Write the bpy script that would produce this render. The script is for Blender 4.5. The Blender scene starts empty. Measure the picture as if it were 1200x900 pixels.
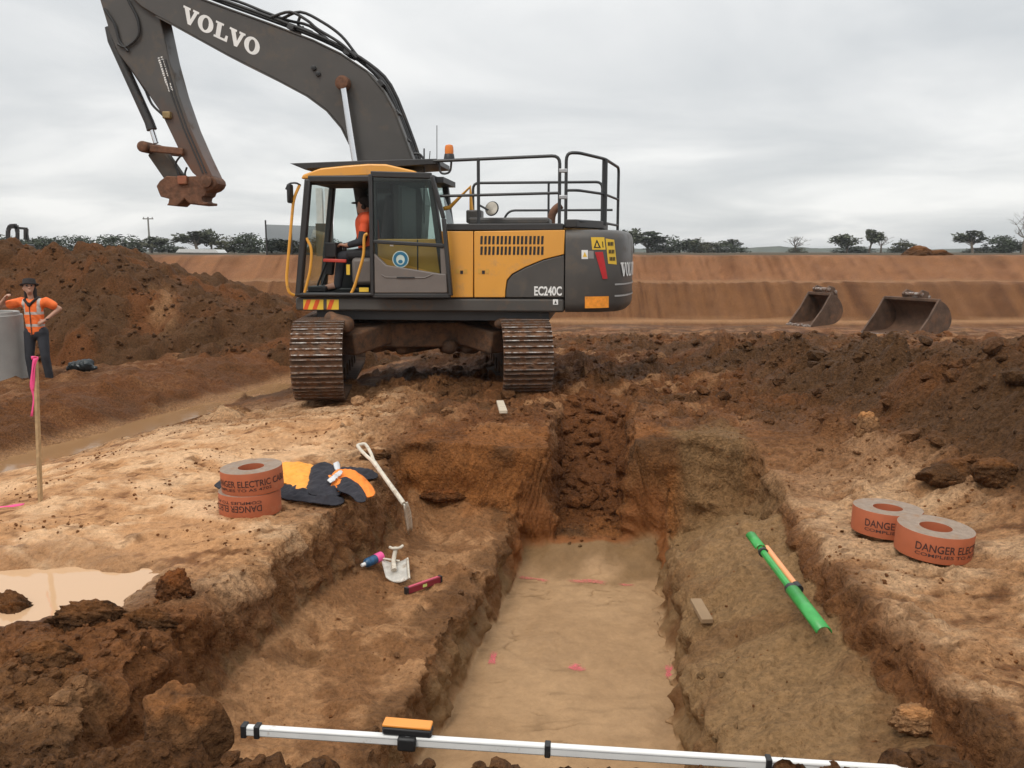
import bpy, bmesh, math, random
import numpy as np
from mathutils import Vector, Matrix

R = math.radians
rnd = random.Random(7)
scene = bpy.context.scene
COL = scene.collection

# ------------------------------------------------------------------ camera
CAM_Z, PITCH, FPX = 1.75, R(8.8), 1000.0
cam_d = bpy.data.cameras.new('camera')
cam_d.sensor_width = 36.0
cam_d.lens = 36.0 * FPX / 1200.0
cam_d.clip_start, cam_d.clip_end = 0.05, 9000.0
cam = bpy.data.objects.new('camera', cam_d)
cam.location = (0, 0, CAM_Z)
cam.rotation_euler = (math.pi / 2 - PITCH, 0, 0)
COL.objects.link(cam)
scene.camera = cam

# ------------------------------------------------------------------ sky
SUN_EL, SUN_AZ = R(52), R(215)          # azimuth clockwise from +Y: behind and left of the camera
world = bpy.data.worlds.new('World')
scene.world = world
world.use_nodes = True
wt = world.node_tree
for n in list(wt.nodes):
    wt.nodes.remove(n)


def wn(t, **kw):
    n = wt.nodes.new(t)
    for k, v in kw.items():
        setattr(n, k, v)
    return n


w_out = wn('ShaderNodeOutputWorld')
w_bg = wn('ShaderNodeBackground')
w_bg.inputs['Strength'].default_value = 0.1
w_sky = wn('ShaderNodeTexSky', sky_type='NISHITA', sun_disc=False)
w_sky.sun_elevation, w_sky.sun_rotation = SUN_EL, SUN_AZ
w_tc = wn('ShaderNodeTexCoord')
w_sep = wn('ShaderNodeSeparateXYZ')
wt.links.new(w_tc.outputs['Generated'], w_sep.inputs[0])
w_zc = wn('ShaderNodeMath', operation='MAXIMUM')
w_zc.inputs[1].default_value = 0.0
wt.links.new(w_sep.outputs['Z'], w_zc.inputs[0])
w_za = wn('ShaderNodeMath', operation='ADD')
w_za.inputs[1].default_value = 0.16
wt.links.new(w_zc.outputs[0], w_za.inputs[0])
w_dx = wn('ShaderNodeMath', operation='DIVIDE')
w_dy = wn('ShaderNodeMath', operation='DIVIDE')
wt.links.new(w_sep.outputs['X'], w_dx.inputs[0]); wt.links.new(w_za.outputs[0], w_dx.inputs[1])
wt.links.new(w_sep.outputs['Y'], w_dy.inputs[0]); wt.links.new(w_za.outputs[0], w_dy.inputs[1])
w_cmb = wn('ShaderNodeCombineXYZ')
wt.links.new(w_dx.outputs[0], w_cmb.inputs[0]); wt.links.new(w_dy.outputs[0], w_cmb.inputs[1])
w_n1 = wn('ShaderNodeTexNoise')
w_n1.inputs['Scale'].default_value = 0.75
w_n1.inputs['Detail'].default_value = 7
w_n1.inputs['Roughness'].default_value = 0.5
w_n1.inputs['Distortion'].default_value = 0.5
wt.links.new(w_cmb.outputs[0], w_n1.inputs['Vector'])
w_rp = wn('ShaderNodeValToRGB')
e = w_rp.color_ramp.elements
e[0].position, e[0].color = 0.33, (0.63, 0.652, 0.665, 1)
e[1].position, e[1].color = 0.66, (0.99, 0.985, 0.965, 1)
m_ = w_rp.color_ramp.elements.new(0.5); m_.color = (0.775, 0.785, 0.785, 1)
wt.links.new(w_n1.outputs['Fac'], w_rp.inputs['Fac'])
# an overcast sky is brighter overhead than at the horizon (CIE overcast sky, softened)
w_pw = wn('ShaderNodeMath', operation='POWER'); w_pw.inputs[1].default_value = 1.7
wt.links.new(w_zc.outputs[0], w_pw.inputs[0])
w_ma = wn('ShaderNodeMath', operation='MULTIPLY_ADD')
w_ma.inputs[1].default_value, w_ma.inputs[2].default_value = 12.0, 10.0
wt.links.new(w_pw.outputs[0], w_ma.inputs[0])
w_sc = wn('ShaderNodeVectorMath', operation='SCALE')
wt.links.new(w_rp.outputs[0], w_sc.inputs[0]); wt.links.new(w_ma.outputs[0], w_sc.inputs['Scale'])
w_mix = wn('ShaderNodeMix', data_type='RGBA')
w_mix.inputs['Factor'].default_value = 0.93
wt.links.new(w_sky.outputs[0], w_mix.inputs['A']); wt.links.new(w_sc.outputs[0], w_mix.inputs['B'])
wt.links.new(w_mix.outputs['Result'], w_bg.inputs['Color'])
wt.links.new(w_bg.outputs[0], w_out.inputs['Surface'])

sun_d = bpy.data.lights.new('sun', 'SUN')
sun_d.energy, sun_d.angle, sun_d.color = 1.3, R(20), (1.0, 0.93, 0.83)
sun = bpy.data.objects.new('sun', sun_d)
sun_dir = Vector((math.sin(SUN_AZ) * math.cos(SUN_EL), math.cos(SUN_AZ) * math.cos(SUN_EL), math.sin(SUN_EL)))
sun.rotation_euler = sun_dir.to_track_quat('Z', 'Y').to_euler()
COL.objects.link(sun)

vs = scene.view_settings
vs.view_transform, vs.look, vs.gamma, vs.exposure, vs.use_curve_mapping = 'Standard', 'None', 1.0, 0.0, False
scene.cycles.use_denoising = True
scene.cycles.max_bounces = 5
scene.cycles.diffuse_bounces = 2
scene.cycles.transparent_max_bounces = 12
scene.cycles.volume_bounces = 0

# ------------------------------------------------------------------ helpers: pixel of the photograph -> place
CT, ST = math.cos(PITCH), math.sin(PITCH)


def ray(u, v):
    a, b = (u - 600) / FPX, (v - 450) / FPX
    return Vector((a, CT - b * ST, -ST - b * CT))


def at_z(u, v, z=0.0):
    d = ray(u, v)
    return Vector((0, 0, CAM_Z)) + d * ((z - CAM_Z) / d.z)


def at_y(u, v, y):
    d = ray(u, v)
    return Vector((0, 0, CAM_Z)) + d * (y / d.y)


# ------------------------------------------------------------------ numpy noise
def _h(ix, iy, seed):
    h = (ix.astype(np.int64) * 374761393 + iy.astype(np.int64) * 668265263 + seed * 974634777) & 0xffffffff
    h = ((h ^ (h >> 13)) * 1274126177) & 0xffffffff
    h = ((h ^ (h >> 15)) * 2246822519) & 0xffffffff
    return ((h ^ (h >> 16)) & 0xffffff) / float(0x1000000)


_PR = np.random.RandomState(99)
_PERM = np.concatenate([_PR.permutation(4096)] * 3).astype(np.int32)
_GA = _PR.rand(4096) * 2 * math.pi
_GCX, _GSY = np.cos(_GA).astype(np.float32), np.sin(_GA).astype(np.float32)


def pn(x, y, seed=0):
    x = np.asarray(x, float); y = np.asarray(y, float)
    ixf, iyf = np.floor(x), np.floor(y)
    fx, fy = (x - ixf).astype(np.float32), (y - iyf).astype(np.float32)
    ix = ixf.astype(np.int32) & 4095; iy = iyf.astype(np.int32) & 4095
    ux, uy = fx * fx * (3 - 2 * fx), fy * fy * (3 - 2 * fy)
    k = (seed * 613) & 4095
    p0 = _PERM[ix + k]; p1 = _PERM[((ix + 1) & 4095) + k]

    def g(p, ox, oy):
        i = _PERM[p + ((iy + oy) & 4095)]
        return _GCX[i] * (fx - ox) + _GSY[i] * (fy - oy)
    a = g(p0, 0, 0); b = g(p1, 1, 0); c = g(p0, 0, 1); d = g(p1, 1, 1)
    a += (b - a) * ux; c += (d - c) * ux
    return 1.4 * (a + (c - a) * uy)


def fbm(x, y, octv=4, seed=0, gain=0.5):
    s, a = 0, 1.0
    for i in range(octv):
        s = s + a * pn(x * 2 ** i, y * 2 ** i, seed + i * 17)
        a *= gain
    return s


def lumps(x, y, s, seed, keep=1.0):
    """height of a layer of half-buried clods with cell size s"""
    w = 0.22 * s
    x = x + w * pn(x / s * 1.9, y / s * 1.9, seed + 5)
    y = y + w * pn(x / s * 1.9 + 31, y / s * 1.9, seed + 6)
    X, Y = x / s, y / s
    ix, iy = np.floor(X), np.floor(Y)
    out = np.zeros_like(X)
    for ox in (-1, 0, 1):
        for oy in (-1, 0, 1):
            jx, jy = ix + ox, iy + oy
            a = _h(jx, jy, seed); b = _h(jx, jy, seed + 1); c = _h(jx, jy, seed + 2); k = _h(jx, jy, seed + 3)
            r = 0.34 + 0.46 * c
            dx, dy = X - jx - 0.15 - 0.7 * a, Y - jy - 0.15 - 0.7 * b
            th = k * 6.283
            p, q = dx * np.cos(th) + dy * np.sin(th), (dy * np.cos(th) - dx * np.sin(th)) * (1 + 0.5 * a)
            d2 = (p * p + q * q) / (r * r)
            tilt = 1 + 0.45 * p / r
            dome = r * (0.45 + 0.5 * b) * np.maximum(0, 1 - d2) ** 0.42 * tilt
            out = np.maximum(out, np.where(k < keep, dome, 0))
    return out * s


def ss(a, b, x):
    t = np.clip((x - a) / (b - a), 0, 1)
    return t * t * (3 - 2 * t)


def mixa(a, b, t):
    return a + (b - a) * t


# ------------------------------------------------------------------ the lie of the land
def edge_left(y):
    return np.interp(y, [2.2, 3.68, 4.9, 5.8, 6.5, 7.4], [-1.66, -1.58, -1.40, -1.10, -1.02, -1.0])


def rim_left(y):
    return -0.55 + (y - 3.96) * 0.19


def rim_right(y):
    return 0.915 + (y - 3.59) * 0.128


def edge_right(y):
    return np.interp(y, [2.2, 4.0, 4.5, 5.5, 6.8, 7.4], [1.76, 1.74, 1.78, 1.92, 2.02, 2.05])


def drain_d(x, y):
    return ((x + 5.7) * 5.9 - (y - 9.3) * 1.6) / 6.11


CREST = [(3.95, 4.2, .56), (3.9, 6.5, .74), (3.85, 9.0, .46), (3.5, 12.5, .16), (3.9, 17, .04), (5, 20, .0)]


def crest(x, y):
    cy = [c[1] for c in CREST]
    cx = np.interp(y, cy, [c[0] for c in CREST]); h = np.interp(y, cy, [c[2] for c in CREST])
    d = x - cx
    k = np.where(d < 0, np.exp(-(d / 0.72) ** 2), 0.55 + 0.45 * np.exp(-(d / 1.2) ** 2))
    k = k * ss(16, 9, d)
    return h * k, k


_PM = [None, None, None]


def pit_masks(x, y):
    if _PM[0] is not x or _PM[1] is not y:
        _PM[:] = [x, y, _pit_masks(x, y)]
    return _PM[2]


def _pit_masks(x, y):
    wx = x + 0.045 * pn(x * 1.3, y * 1.3, 3) + 0.03 * pn(x * 4, y * 4, 4) + 0.012 * pn(x * 13, y * 13, 8)
    wy = y + 0.06 * pn(x * 1.3 + 9, y * 1.3, 5) + 0.035 * pn(x * 4, y * 4 + 7, 6)
    far_l = np.interp(x, [-1.2, -0.6, 0.3], [7.25, 7.1, 7.05])
    far = np.where(x < 0.75, far_l, np.interp(x, [0.75, 0.95, 1.30, 1.42, 2.0], [7.05, 7.2, 7.2, 7.10, 7.12]))
    soft = np.interp(x, [0.85, 0.98, 1.28, 1.42], [0.13, 0.55, 0.50, 0.20])
    ym = ss(2.60, 2.74, wy) * ss(far + 0.04, far - soft, wy)
    bl = edge_left(y)
    m_bench = ss(bl - 0.02, bl + 0.17, wx) * ss(edge_right(y) + 0.03, edge_right(y) - 0.09, wx) * ym
    m_pit = (ss(rim_left(y) - 0.01, rim_left(y) + 0.09, wx) * ss(rim_right(y) + 0.01, rim_right(y) - 0.09, wx)
             * ss(2.66, 2.78, wy) * ss(7.10, 6.92, wy))
    sl = 0.28 + (y - 7.1) * 0.10 + 0.10 * pn(y * 2.1, 3.0 + 0 * x, 181) * ss(7.2, 7.8, y)
    sr = 1.02 + (y - 7.1) * 0.13 + 0.14 * pn(y * 1.8, 9.0 + 0 * x, 182) * ss(7.2, 7.8, y)
    m_slot = ss(sl - 0.03, sl + 0.08, wx) * ss(sr + 0.06, sr - 0.1, wx) * ss(6.6, 6.7, y) * ss(10.9, 9.9, wy)
    return m_bench, m_pit, m_slot


def H0(x, y):
    x = np.asarray(x, float); y = np.asarray(y, float)
    d = drain_d(x, y) + 0.12 * pn(x * 0.8, y * 0.8, 21)
    z = np.interp(d, [-30, -6, -4, -2.5, -1.3, -0.45, -0.25, 0.25, 0.5, 1.2, 2.5, 3.4],
                  [-0.6, -0.6, -0.55, -0.45, -0.32, -0.60, -0.66, -0.66, -0.58, -0.42, -0.12, 0.0])
    z = z + 0.08 * ss(2.1, 3.0, x) * ss(8.5, 6.5, y)
    z = z + 0.13 * ss(6.6, 7.2, y) * ss(9.4, 8.0, y) * ss(-1.6, -0.7, x) * ss(3.2, 2.2, x)
    ch, _ = crest(x, y)
    z = z + ch * ss(2.2, 4.2, y)
    z = z + 0.05 * fbm(x * 0.5, y * 0.5, 3, 11) * ss(2.0, 4.0, y + 1.0 * np.abs(x))
    # terrace falls gently away, then the basin and its far stepped bank
    z = z - 0.27 * ss(14, 21, y) * ss(-2.0, 1.0, x)
    far = y + 0.5 * pn(x * 0.15, y * 0.1, 14) + 0.012 * np.abs(x)
    drop = ss(23.6, 25.6, far)
    z = mixa(z, -2.05, drop)
    zb = np.interp(far, [25, 44.0, 44.6, 45.6, 48.2, 49.6, 52.2, 54, 70],
                   [-2.05, -2.05, -1.86, -1.82, 0.05, 0.12, 1.48, 1.56, 1.50])
    run = ss(45.6, 46.6, far) * ss(53, 51.6, far)
    rill = pn(x * 1.5, far * 0.12, 31) + 0.6 * pn(x * 4.1, far * 0.2, 32)
    zb = zb + run * (0.045 * rill + 0.06 * pn(x * 9, far * 0.3, 34) + 0.10 * pn(x * 0.25, far * 0.2, 33)) + 0.05 * ss(51, 53, far) * fbm(x * .6, y * .6, 2, 35)
    z = np.where(far > 25.6, zb, z)
    z = z - 0.10 * ss(8.3, 9.8, y) * ss(17, 15, y) * ss(-3.7, -3.1, x) * ss(3.2, 1.8, x)
    # puddle hollow and its muddy surroundings
    pd = ((x + 2.62) / 0.66) ** 2 + ((y - 4.26) / 0.52) ** 2 + 0.55 * fbm(x * 2.2, y * 2.2, 3, 41)
    z = z - 0.10 * ss(1.5, 0.35, pd)
    # rubble heaped along the near left
    z = z + 0.02 * ss(3.6, 3.2, y) * ss(-1.55, -1.9, x) + 0.03 * ss(2.7, 2.4, y)
    # trench
    mb, mp, ms = pit_masks(x, y)
    rr, er, rl, el = rim_right(y), edge_right(y), rim_left(y), edge_left(y)
    s = np.clip((x - rr) / (er - rr), 0, 1)
    zr = mixa(-0.50, np.interp(y, [2.6, 3.3, 4.1, 5.5, 6.6], [-0.26, -0.22, -0.16, -0.17, -0.20]), s ** 0.8) + 0.06 * ss(5.0, 6.0, y) - 0.26 * ss(5.95, 6.25, y + 0.15 * pn(x * 3, y * 2, 56)) * ss(1.18, 1.36, x) + 0.05 * fbm(x * 3, y * 3, 3, 51)
    zr = zr + 0.05 * ss(0.25, 0.5, fbm(x * 1.6, y * 1.6, 3, 55)) * ss(3.6, 4.2, y)
    zl = -0.50 + 0.10 * np.exp(-((x - el - 0.16) / 0.12) ** 2) + 0.06 * ss(6.3, 7.1, y) + 0.04 * fbm(x * 2.5, y * 2.5, 3, 52)
    zbench = np.where(x > 0.45, zr, zl)
    z = mixa(z, zbench, mb)
    scf = ss(0.05, 0.0, np.abs(fbm(x * 1.4 + 2, y * 3.4, 3, 57))) * ss(0.0, 0.4, fbm(x * 2.3, y * 2.3 + 5, 2, 58))
    z = mixa(z, -0.86 - 0.010 * scf + 0.012 * fbm(x * 3, y * 3, 3, 53) + 0.20 * ss(6.55, 7.0, y) * (0.8 + 0.5 * pn(x * 3, y * 3, 59)), mp)
    zs = np.interp(y, [6.6, 6.9, 7.4, 8.0, 9.0, 10.4], [-0.80, -0.70, -0.60, -0.50, -0.33, 0.0])
    z = np.where(ms > 0, np.minimum(z, mixa(z, zs, ms)), z)
    return z


def rub(x, y):
    """how much loose broken soil lies here, 0..1"""
    mb, mp, ms = pit_masks(x, y)
    a = 0.10 + 0.55 * ss(0.05, 0.6, fbm(x * 0.9, y * 0.9, 4, 61))
    tan_l = ss(-0.9, -1.5, x) * ss(4.0, 4.6, y) * ss(11.5, 9.0, y)
    a = a * (1 - 0.72 * tan_l)
    tan_r = ss(1.75, 1.95, x) * ss(3.6, 3.0, x) * ss(6.4, 5.6, y)
    a = a * (1 - 0.45 * tan_r)
    near = ss(4.15, 3.4, y + 0.35 * pn(x * 1.5, y * 1.5, 62)) * ss(-1.15, -1.45, x)
    a = np.maximum(a, 0.72 * near)
    a = np.maximum(a, 0.75 * ss(2.80, 2.68, y) * ss(3.0, 1.0, x))
    _, ck = crest(x, y)
    a = np.maximum(a, 1.0 * ck * ss(18, 13, y))
    a = np.maximum(a, 0.6 * ss(0.3, 1.2, x) * ss(7.2, 8.2, y) * ss(23, 18, y))
    a = np.maximum(a, 0.65 * ss(2.4, 3.0, x + 0.4 * pn(x * 1.3, y * 1.3, 64)) * ss(4.6, 5.6, y) * ss(23, 18, y))
    a = np.maximum(a, 0.45 * ss(7.2, 7.8, y) * ss(22, 17, y) * ss(-2.2, -1.4, x))
    pd = ((x + 2.62) / 0.66) ** 2 + ((y - 4.26) / 0.52) ** 2
    a = a * ss(0.7, 1.3, pd)
    a = a * (1 - mb) + mb * (0.10 + 0.5 * ss(0.85, 1.0, x) * ss(1.45, 1.3, x) * ss(6.2, 6.6, y) + 0.28 * ss(0.0, 0.5, fbm(x * 2, y * 2, 3, 63)))
    a = a * (1 - mp) + mp * 0.015
    a = np.where(ms > 0.3, np.minimum(a, 0.55) * (1 - ms) + ms * 0.5 * ss(6.8, 7.3, y), a)
    a = a * ss(27, 22, y) + 0.02
    dd = drain_d(x, y)
    a = np.maximum(a, 0.55 * ss(-0.3, -0.8, dd) * ss(23, 20, y))
    a = a * (1 - 0.9 * ss(0.6, 0.2, np.abs(dd)) * ss(19, 16, y))
    return np.clip(a, 0, 1)


def detail(x, y, r=None):
    r = rub(x, y) if r is None else r
    z = r * ((0.40 + 0.45 * ss(4.2, 6, y)) * lumps(x, y, 0.30, 71, 0.5) + 0.95 * lumps(x, y, 0.125, 75, 0.9) + 0.85 * lumps(x, y, 0.055, 79, 0.9))
    far_l = ss(7, 9, y) * ss(25, 20, y)
    z = z + far_l * r * (0.55 * lumps(x + 3, y, 0.19, 73, 0.9) + 0.35 * lumps(x + 5, y, 0.42, 74, 0.5))
    z = z + (0.006 + 0.012 * r) * fbm(x * 7, y * 7, 4, 83, 0.6)
    mb, mp, ms = pit_masks(x, y)
    fl = fbm(x * 1.2 + 0.6 * pn(x * 3, y * 3, 86), y * 2.3 + 0.8 * x + 0.4 * pn(x * 2, y * 2, 85), 5, 87, 0.6)
    flake = ss(-0.05, 0.02, fl) + ss(0.28, 0.34, fl) + 0.7 * ss(-0.4, -0.34, fl)
    z = z + 0.012 * flake * (1 - mp) * (1 - ms)
    patch = ss(0.0, 0.45, fbm(x * 1.6 + 7, y * 1.6, 3, 88)) * (1 - mp)
    z = z + 0.40 * patch * lumps(x, y, 0.07, 89, 0.5) * (1 - r)
    _, ck = crest(x, y)
    z = z + ck * ss(17, 12, y) * 0.55 * lumps(x, y, 0.55, 90, 0.6)
    pr = ss(26, 18, y)
    return z * pr


def HG(x, y):
    x = np.atleast_1d(np.asarray(x, float)); y = np.atleast_1d(np.asarray(y, float))
    return H0(x, y) + detail(x, y)


def gz(x, y):
    return float(HG(x, y)[0])


def g_flat(x, y, r=0.12):
    a = np.linspace(0, 6.28, 9)
    return float(np.max(HG(x + r * np.cos(a), y + r * np.sin(a))))


# soil colours (reflectance)
TAN = np.array([0.480, 0.252, 0.115]); PALE = np.array([0.67, 0.42, 0.235]); RED = np.array([0.185, 0.069, 0.0215])
BROWN = np.array([0.125, 0.057, 0.0215]); DARK = np.array([0.086, 0.042, 0.017]); SAND = np.array([0.272, 0.158, 0.071])
FLOORC = np.array([0.362, 0.222, 0.114]); ORANGE = np.array([0.258, 0.098, 0.028]); BANK = np.array([0.272, 0.122, 0.053])
CLAY = np.array([0.265, 0.114, 0.044])


def lerpc(c, col, m):
    return c + (col - c) * m[..., None]


def soil(x, y, z, r):
    mb, mp, ms = pit_masks(x, y)
    n1 = fbm(x * 0.7, y * 0.7, 4, 91); n2 = fbm(x * 2.6, y * 2.6, 4, 95); n3 = fbm(x * 9, y * 9, 3, 99)
    c = np.zeros(x.shape + (3,)) + BROWN
    c = lerpc(c, RED, ss(-0.4, 0.4, n1 + 0.3 * n2))
    wide = np.clip(ss(-0.85, -1.35, x) * ss(3.7, 4.5, y) * ss(13.5, 10, y) + ss(1.70, 2.0, x) * ss(3.4, 2.8, x + 0.2 * n1) * ss(9.0, 6.5, y), 0, 1) * ss(0.1, 0.6, drain_d(x, y))
    c = lerpc(c, CLAY, wide * (0.75 + 0.25 * np.clip(n2, -1, 1)))
    # compacted pale ground left and right of the trench
    tl = ss(-0.85, -1.35, x + 0.25 * n2) * ss(3.9, 4.7, y + 0.3 * n1) * ss(12.5, 9.5, y + n1) * ss(0.25, 0.9, drain_d(x, y) + 0.2 * n2)
    tr = ss(1.70, 2.0, x + 0.1 * n2) * ss(3.15, 2.75, x + 0.2 * n1) * ss(6.9, 5.6, y + 0.7 * n1)
    fl = fbm(x * 1.2 + 0.6 * pn(x * 3, y * 3, 86), y * 2.3 + 0.8 * x + 0.4 * pn(x * 2, y * 2, 85), 5, 87, 0.6)
    pale = np.clip(tl + 0.9 * tr, 0, 1) * ss(-0.22, 0.22, n1 * 0.5 + 0.5 * n2 + 0.5 * n3 + 0.6 * fl + 0.55 + 0.25 * ss(6.2, 5.0, y) * ss(-1.2, -1.8, x))
    c = lerpc(c, TAN, pale)
    c = lerpc(c, PALE, pale * ss(-0.2, 0.35, fl * 0.8 + n2 * 0.5 + n1 * 0.4) * 0.9)
    c = lerpc(c, BROWN * 1.3, pale * ss(0.35, 0.6, fbm(x * 5 + 3, y * 8, 3, 93)) * 0.6)
    c = lerpc(c, CLAY, 0.6 * ss(-0.3, 0.2, n2) * ss(6.8, 7.6, y) * ss(14, 10, y) * ss(-1.8, -1.2, x) * ss(2.4, 1.4, x))
    c = lerpc(c, TAN * 0.95, 0.7 * ss(0.22, 0.65, n1 * 0.7 + n2 * 0.6) * ss(6.8, 7.8, y) * ss(22, 18, y))
    c = lerpc(c, TAN, 0.45 * ss(17, 20, y) * ss(24, 22, y) * ss(-.2, .4, n2))
    # dark loose heaps
    _, ck = crest(x, y)
    c = lerpc(c, DARK * 1.25, ss(0.12, 0.5, ck + 0.25 * n2) * ss(17, 12, y) * 0.85)
    c = lerpc(c, RED, ss(0.3, 0.8, ck) * ss(17, 12, y) * ss(0.1, 0.6, n1) * 0.6)
    near = ss(4.3, 3.5, y + 0.4 * n1) * ss(-1.1, -1.5, x)
    c = lerpc(c, BROWN * 1.6, near * 0.9)
    c = lerpc(c, RED * 1.35, near * ss(-0.2, 0.4, n1) * 0.6)
    c = lerpc(c, TAN * 0.75, near * ss(0.35, 0.8, n2) * 0.6)
    c = lerpc(c, BROWN, 0.8 * ss(2.9, 2.7, y))
    # left of the drain
    dd = drain_d(x, y)
    c = lerpc(c, RED * 1.0, ss(0.1, -0.3, dd) * ss(23, 21, y) * (0.6 + 0.3 * np.clip(n2, -1, 1)))
    c = lerpc(c, TAN * 0.8, 0.5 * ss(-1.5, -3.5, dd) * ss(0, .5, n2) * ss(23, 21, y))
    # trench
    face = np.clip((-z - 0.05) / 0.4, 0, 1)
    cb = np.zeros_like(c) + SAND * 1.0
    cb = lerpc(cb, CLAY * 0.95, (x < 0.45) * 0.75)
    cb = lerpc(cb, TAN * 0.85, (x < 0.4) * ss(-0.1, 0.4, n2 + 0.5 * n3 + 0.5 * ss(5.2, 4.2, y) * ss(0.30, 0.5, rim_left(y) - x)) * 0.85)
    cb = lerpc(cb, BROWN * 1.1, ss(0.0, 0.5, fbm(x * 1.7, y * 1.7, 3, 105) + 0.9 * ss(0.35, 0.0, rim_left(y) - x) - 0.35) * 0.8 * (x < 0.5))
    cb = lerpc(cb, BROWN * 1.2, ss(0.15, 0.6, fbm(x * 2.1, y * 2.1, 3, 106)) * 0.5 * (x > 0.5))
    wall = ss(0.03, 0.5, mb) * ss(0.999, 0.9, mb)
    cw = np.zeros_like(c) + (RED * 0.6 + BROWN * 0.5)
    cw = lerpc(cw, SAND * 0.62, ss(0.40, 0.95, face + 0.4 * n3) * 0.8)
    cw = lerpc(cw, ORANGE * 1.1, ss(6.6, 7.0, y))
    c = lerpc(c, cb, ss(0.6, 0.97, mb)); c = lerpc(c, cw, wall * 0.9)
    back = ss(6.5, 6.85, y) * ss(7.9, 7.4, y) * ss(-1.0, -0.7, x) * ss(1.55, 1.25, x)
    c = lerpc(c, ORANGE * 1.15, back * ss(-0.6, 0.4, n1 + n2) * 0.85)
    sandb = ss(1.30, 1.48, x + 0.08 * n2) * ss(2.1, 1.95, x) * ss(5.6, 6.3, y) * ss(7.7, 7.3, y + 0.2 * n2)
    c = lerpc(c, SAND * 0.95, sandb * 0.85)
    streak = pn(x * 2.2, y * 13, 111) + 0.6 * pn(x * 5, y * 26 + x * 4, 112)
    cp = np.zeros_like(c) + FLOORC
    cp = lerpc(cp, FLOORC * 0.72, ss(0.45, 0.95, streak) * 0.7)
    scf = ss(0.05, 0.0, np.abs(fbm(x * 1.4 + 2, y * 3.4, 3, 57))) * ss(0.0, 0.4, fbm(x * 2.3, y * 2.3 + 5, 2, 58))
    cp = lerpc(cp, SAND * 0.62, scf * 0.7)
    cp = lerpc(cp, FLOORC * np.array([0.86, 0.84, 0.82]), ss(-0.1, 0.5, fbm(x * 1.1, y * 1.1, 3, 113)) * 0.8)
    cp = lerpc(cp, SAND * 0.75, ss(6.45, 6.8, y + 0.25 * n2))
    c = lerpc(c, cp, ss(0.8, 0.99, mp))
    pw = ss(0.03, 0.4, mp) * ss(0.995, 0.85, mp)
    c = lerpc(c, lerpc(np.zeros_like(c) + SAND * 0.72, BROWN * 1.1, ss(-.2, .4, n2 + 0.5 * n3)), pw * 0.9)
    c = lerpc(c, RED * 1.1, pw * ss(6.3, 6.7, y))
    c = lerpc(c, RED * 0.95, ss(.2, .7, ms) * ss(7.0, 7.4, y))
    # drain water margin, puddle margin
    c = lerpc(c, TAN * 0.8, ss(0.55, 0.3, np.abs(dd)) * ss(19, 16, y))
    pdw = ((x + 2.62) / 0.66) ** 2 + ((y - 4.26) / 0.52) ** 2 + 0.3 * n2
    c = c * (1 - 0.20 * ss(2.0, 1.2, pdw))[..., None]
    # basin and bank
    far = y + 0.5 * pn(x * 0.15, y * 0.1, 14) + 0.012 * np.abs(x)
    nb = fbm(x * 0.5, y * 0.12, 4, 121)
    band = pn(x * 0.05, z * 3.2, 123)
    rl = 0.6 * pn(x * 1.5, far * 0.12, 31) + 0.7 * pn(x * 4.1, far * 0.2, 32) + 0.6 * pn(x * 9, far * 0.3, 34) + 0.35 * fbm(x * 2.5, far * 2.5, 3, 36)
    bk = np.zeros_like(c) + BANK
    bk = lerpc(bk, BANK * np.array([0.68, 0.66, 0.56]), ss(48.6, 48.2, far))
    bk = lerpc(bk, bk * np.array([0.80, 0.76, 0.72]), ss(-0.1, 0.7, nb + 0.6 * band))
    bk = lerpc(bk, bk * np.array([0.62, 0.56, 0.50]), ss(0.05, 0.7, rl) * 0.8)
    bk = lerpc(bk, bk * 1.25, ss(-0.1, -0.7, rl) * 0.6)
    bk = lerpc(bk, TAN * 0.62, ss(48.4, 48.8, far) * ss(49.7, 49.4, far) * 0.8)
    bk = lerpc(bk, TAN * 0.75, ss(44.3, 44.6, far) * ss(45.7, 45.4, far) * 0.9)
    bk = lerpc(bk, BROWN * 1.3, ss(50.9, 52.4, far) * ss(-0.2, 0.5, nb) * 0.55)
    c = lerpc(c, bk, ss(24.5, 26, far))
    c = lerpc(c, np.array([0.075, 0.055, 0.028]), ss(54, 60, far))
    c = c * (1 + 0.10 * n3)[..., None]
    return np.clip(c, 0.005, 0.9)


def wetness(x, y, z):
    mb, mp, ms = pit_masks(x, y)
    w = 0.25 + 0.35 * np.clip(fbm(x * 1.2, y * 1.2, 3, 131), -1, 1)
    pd = ((x + 2.62) / 0.66) ** 2 + ((y - 4.26) / 0.52) ** 2
    w = w + 0.7 * ss(2.6, 1.0, pd) + 0.35 * mp
    return np.clip(w, 0, 1)


# ------------------------------------------------------------------ materials
MATS = {}


def new_mat(name):
    m = bpy.data.materials.new(name); m.use_nodes = True
    nt = m.node_tree
    return m, nt, nt.nodes['Principled BSDF'], nt.links


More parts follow.
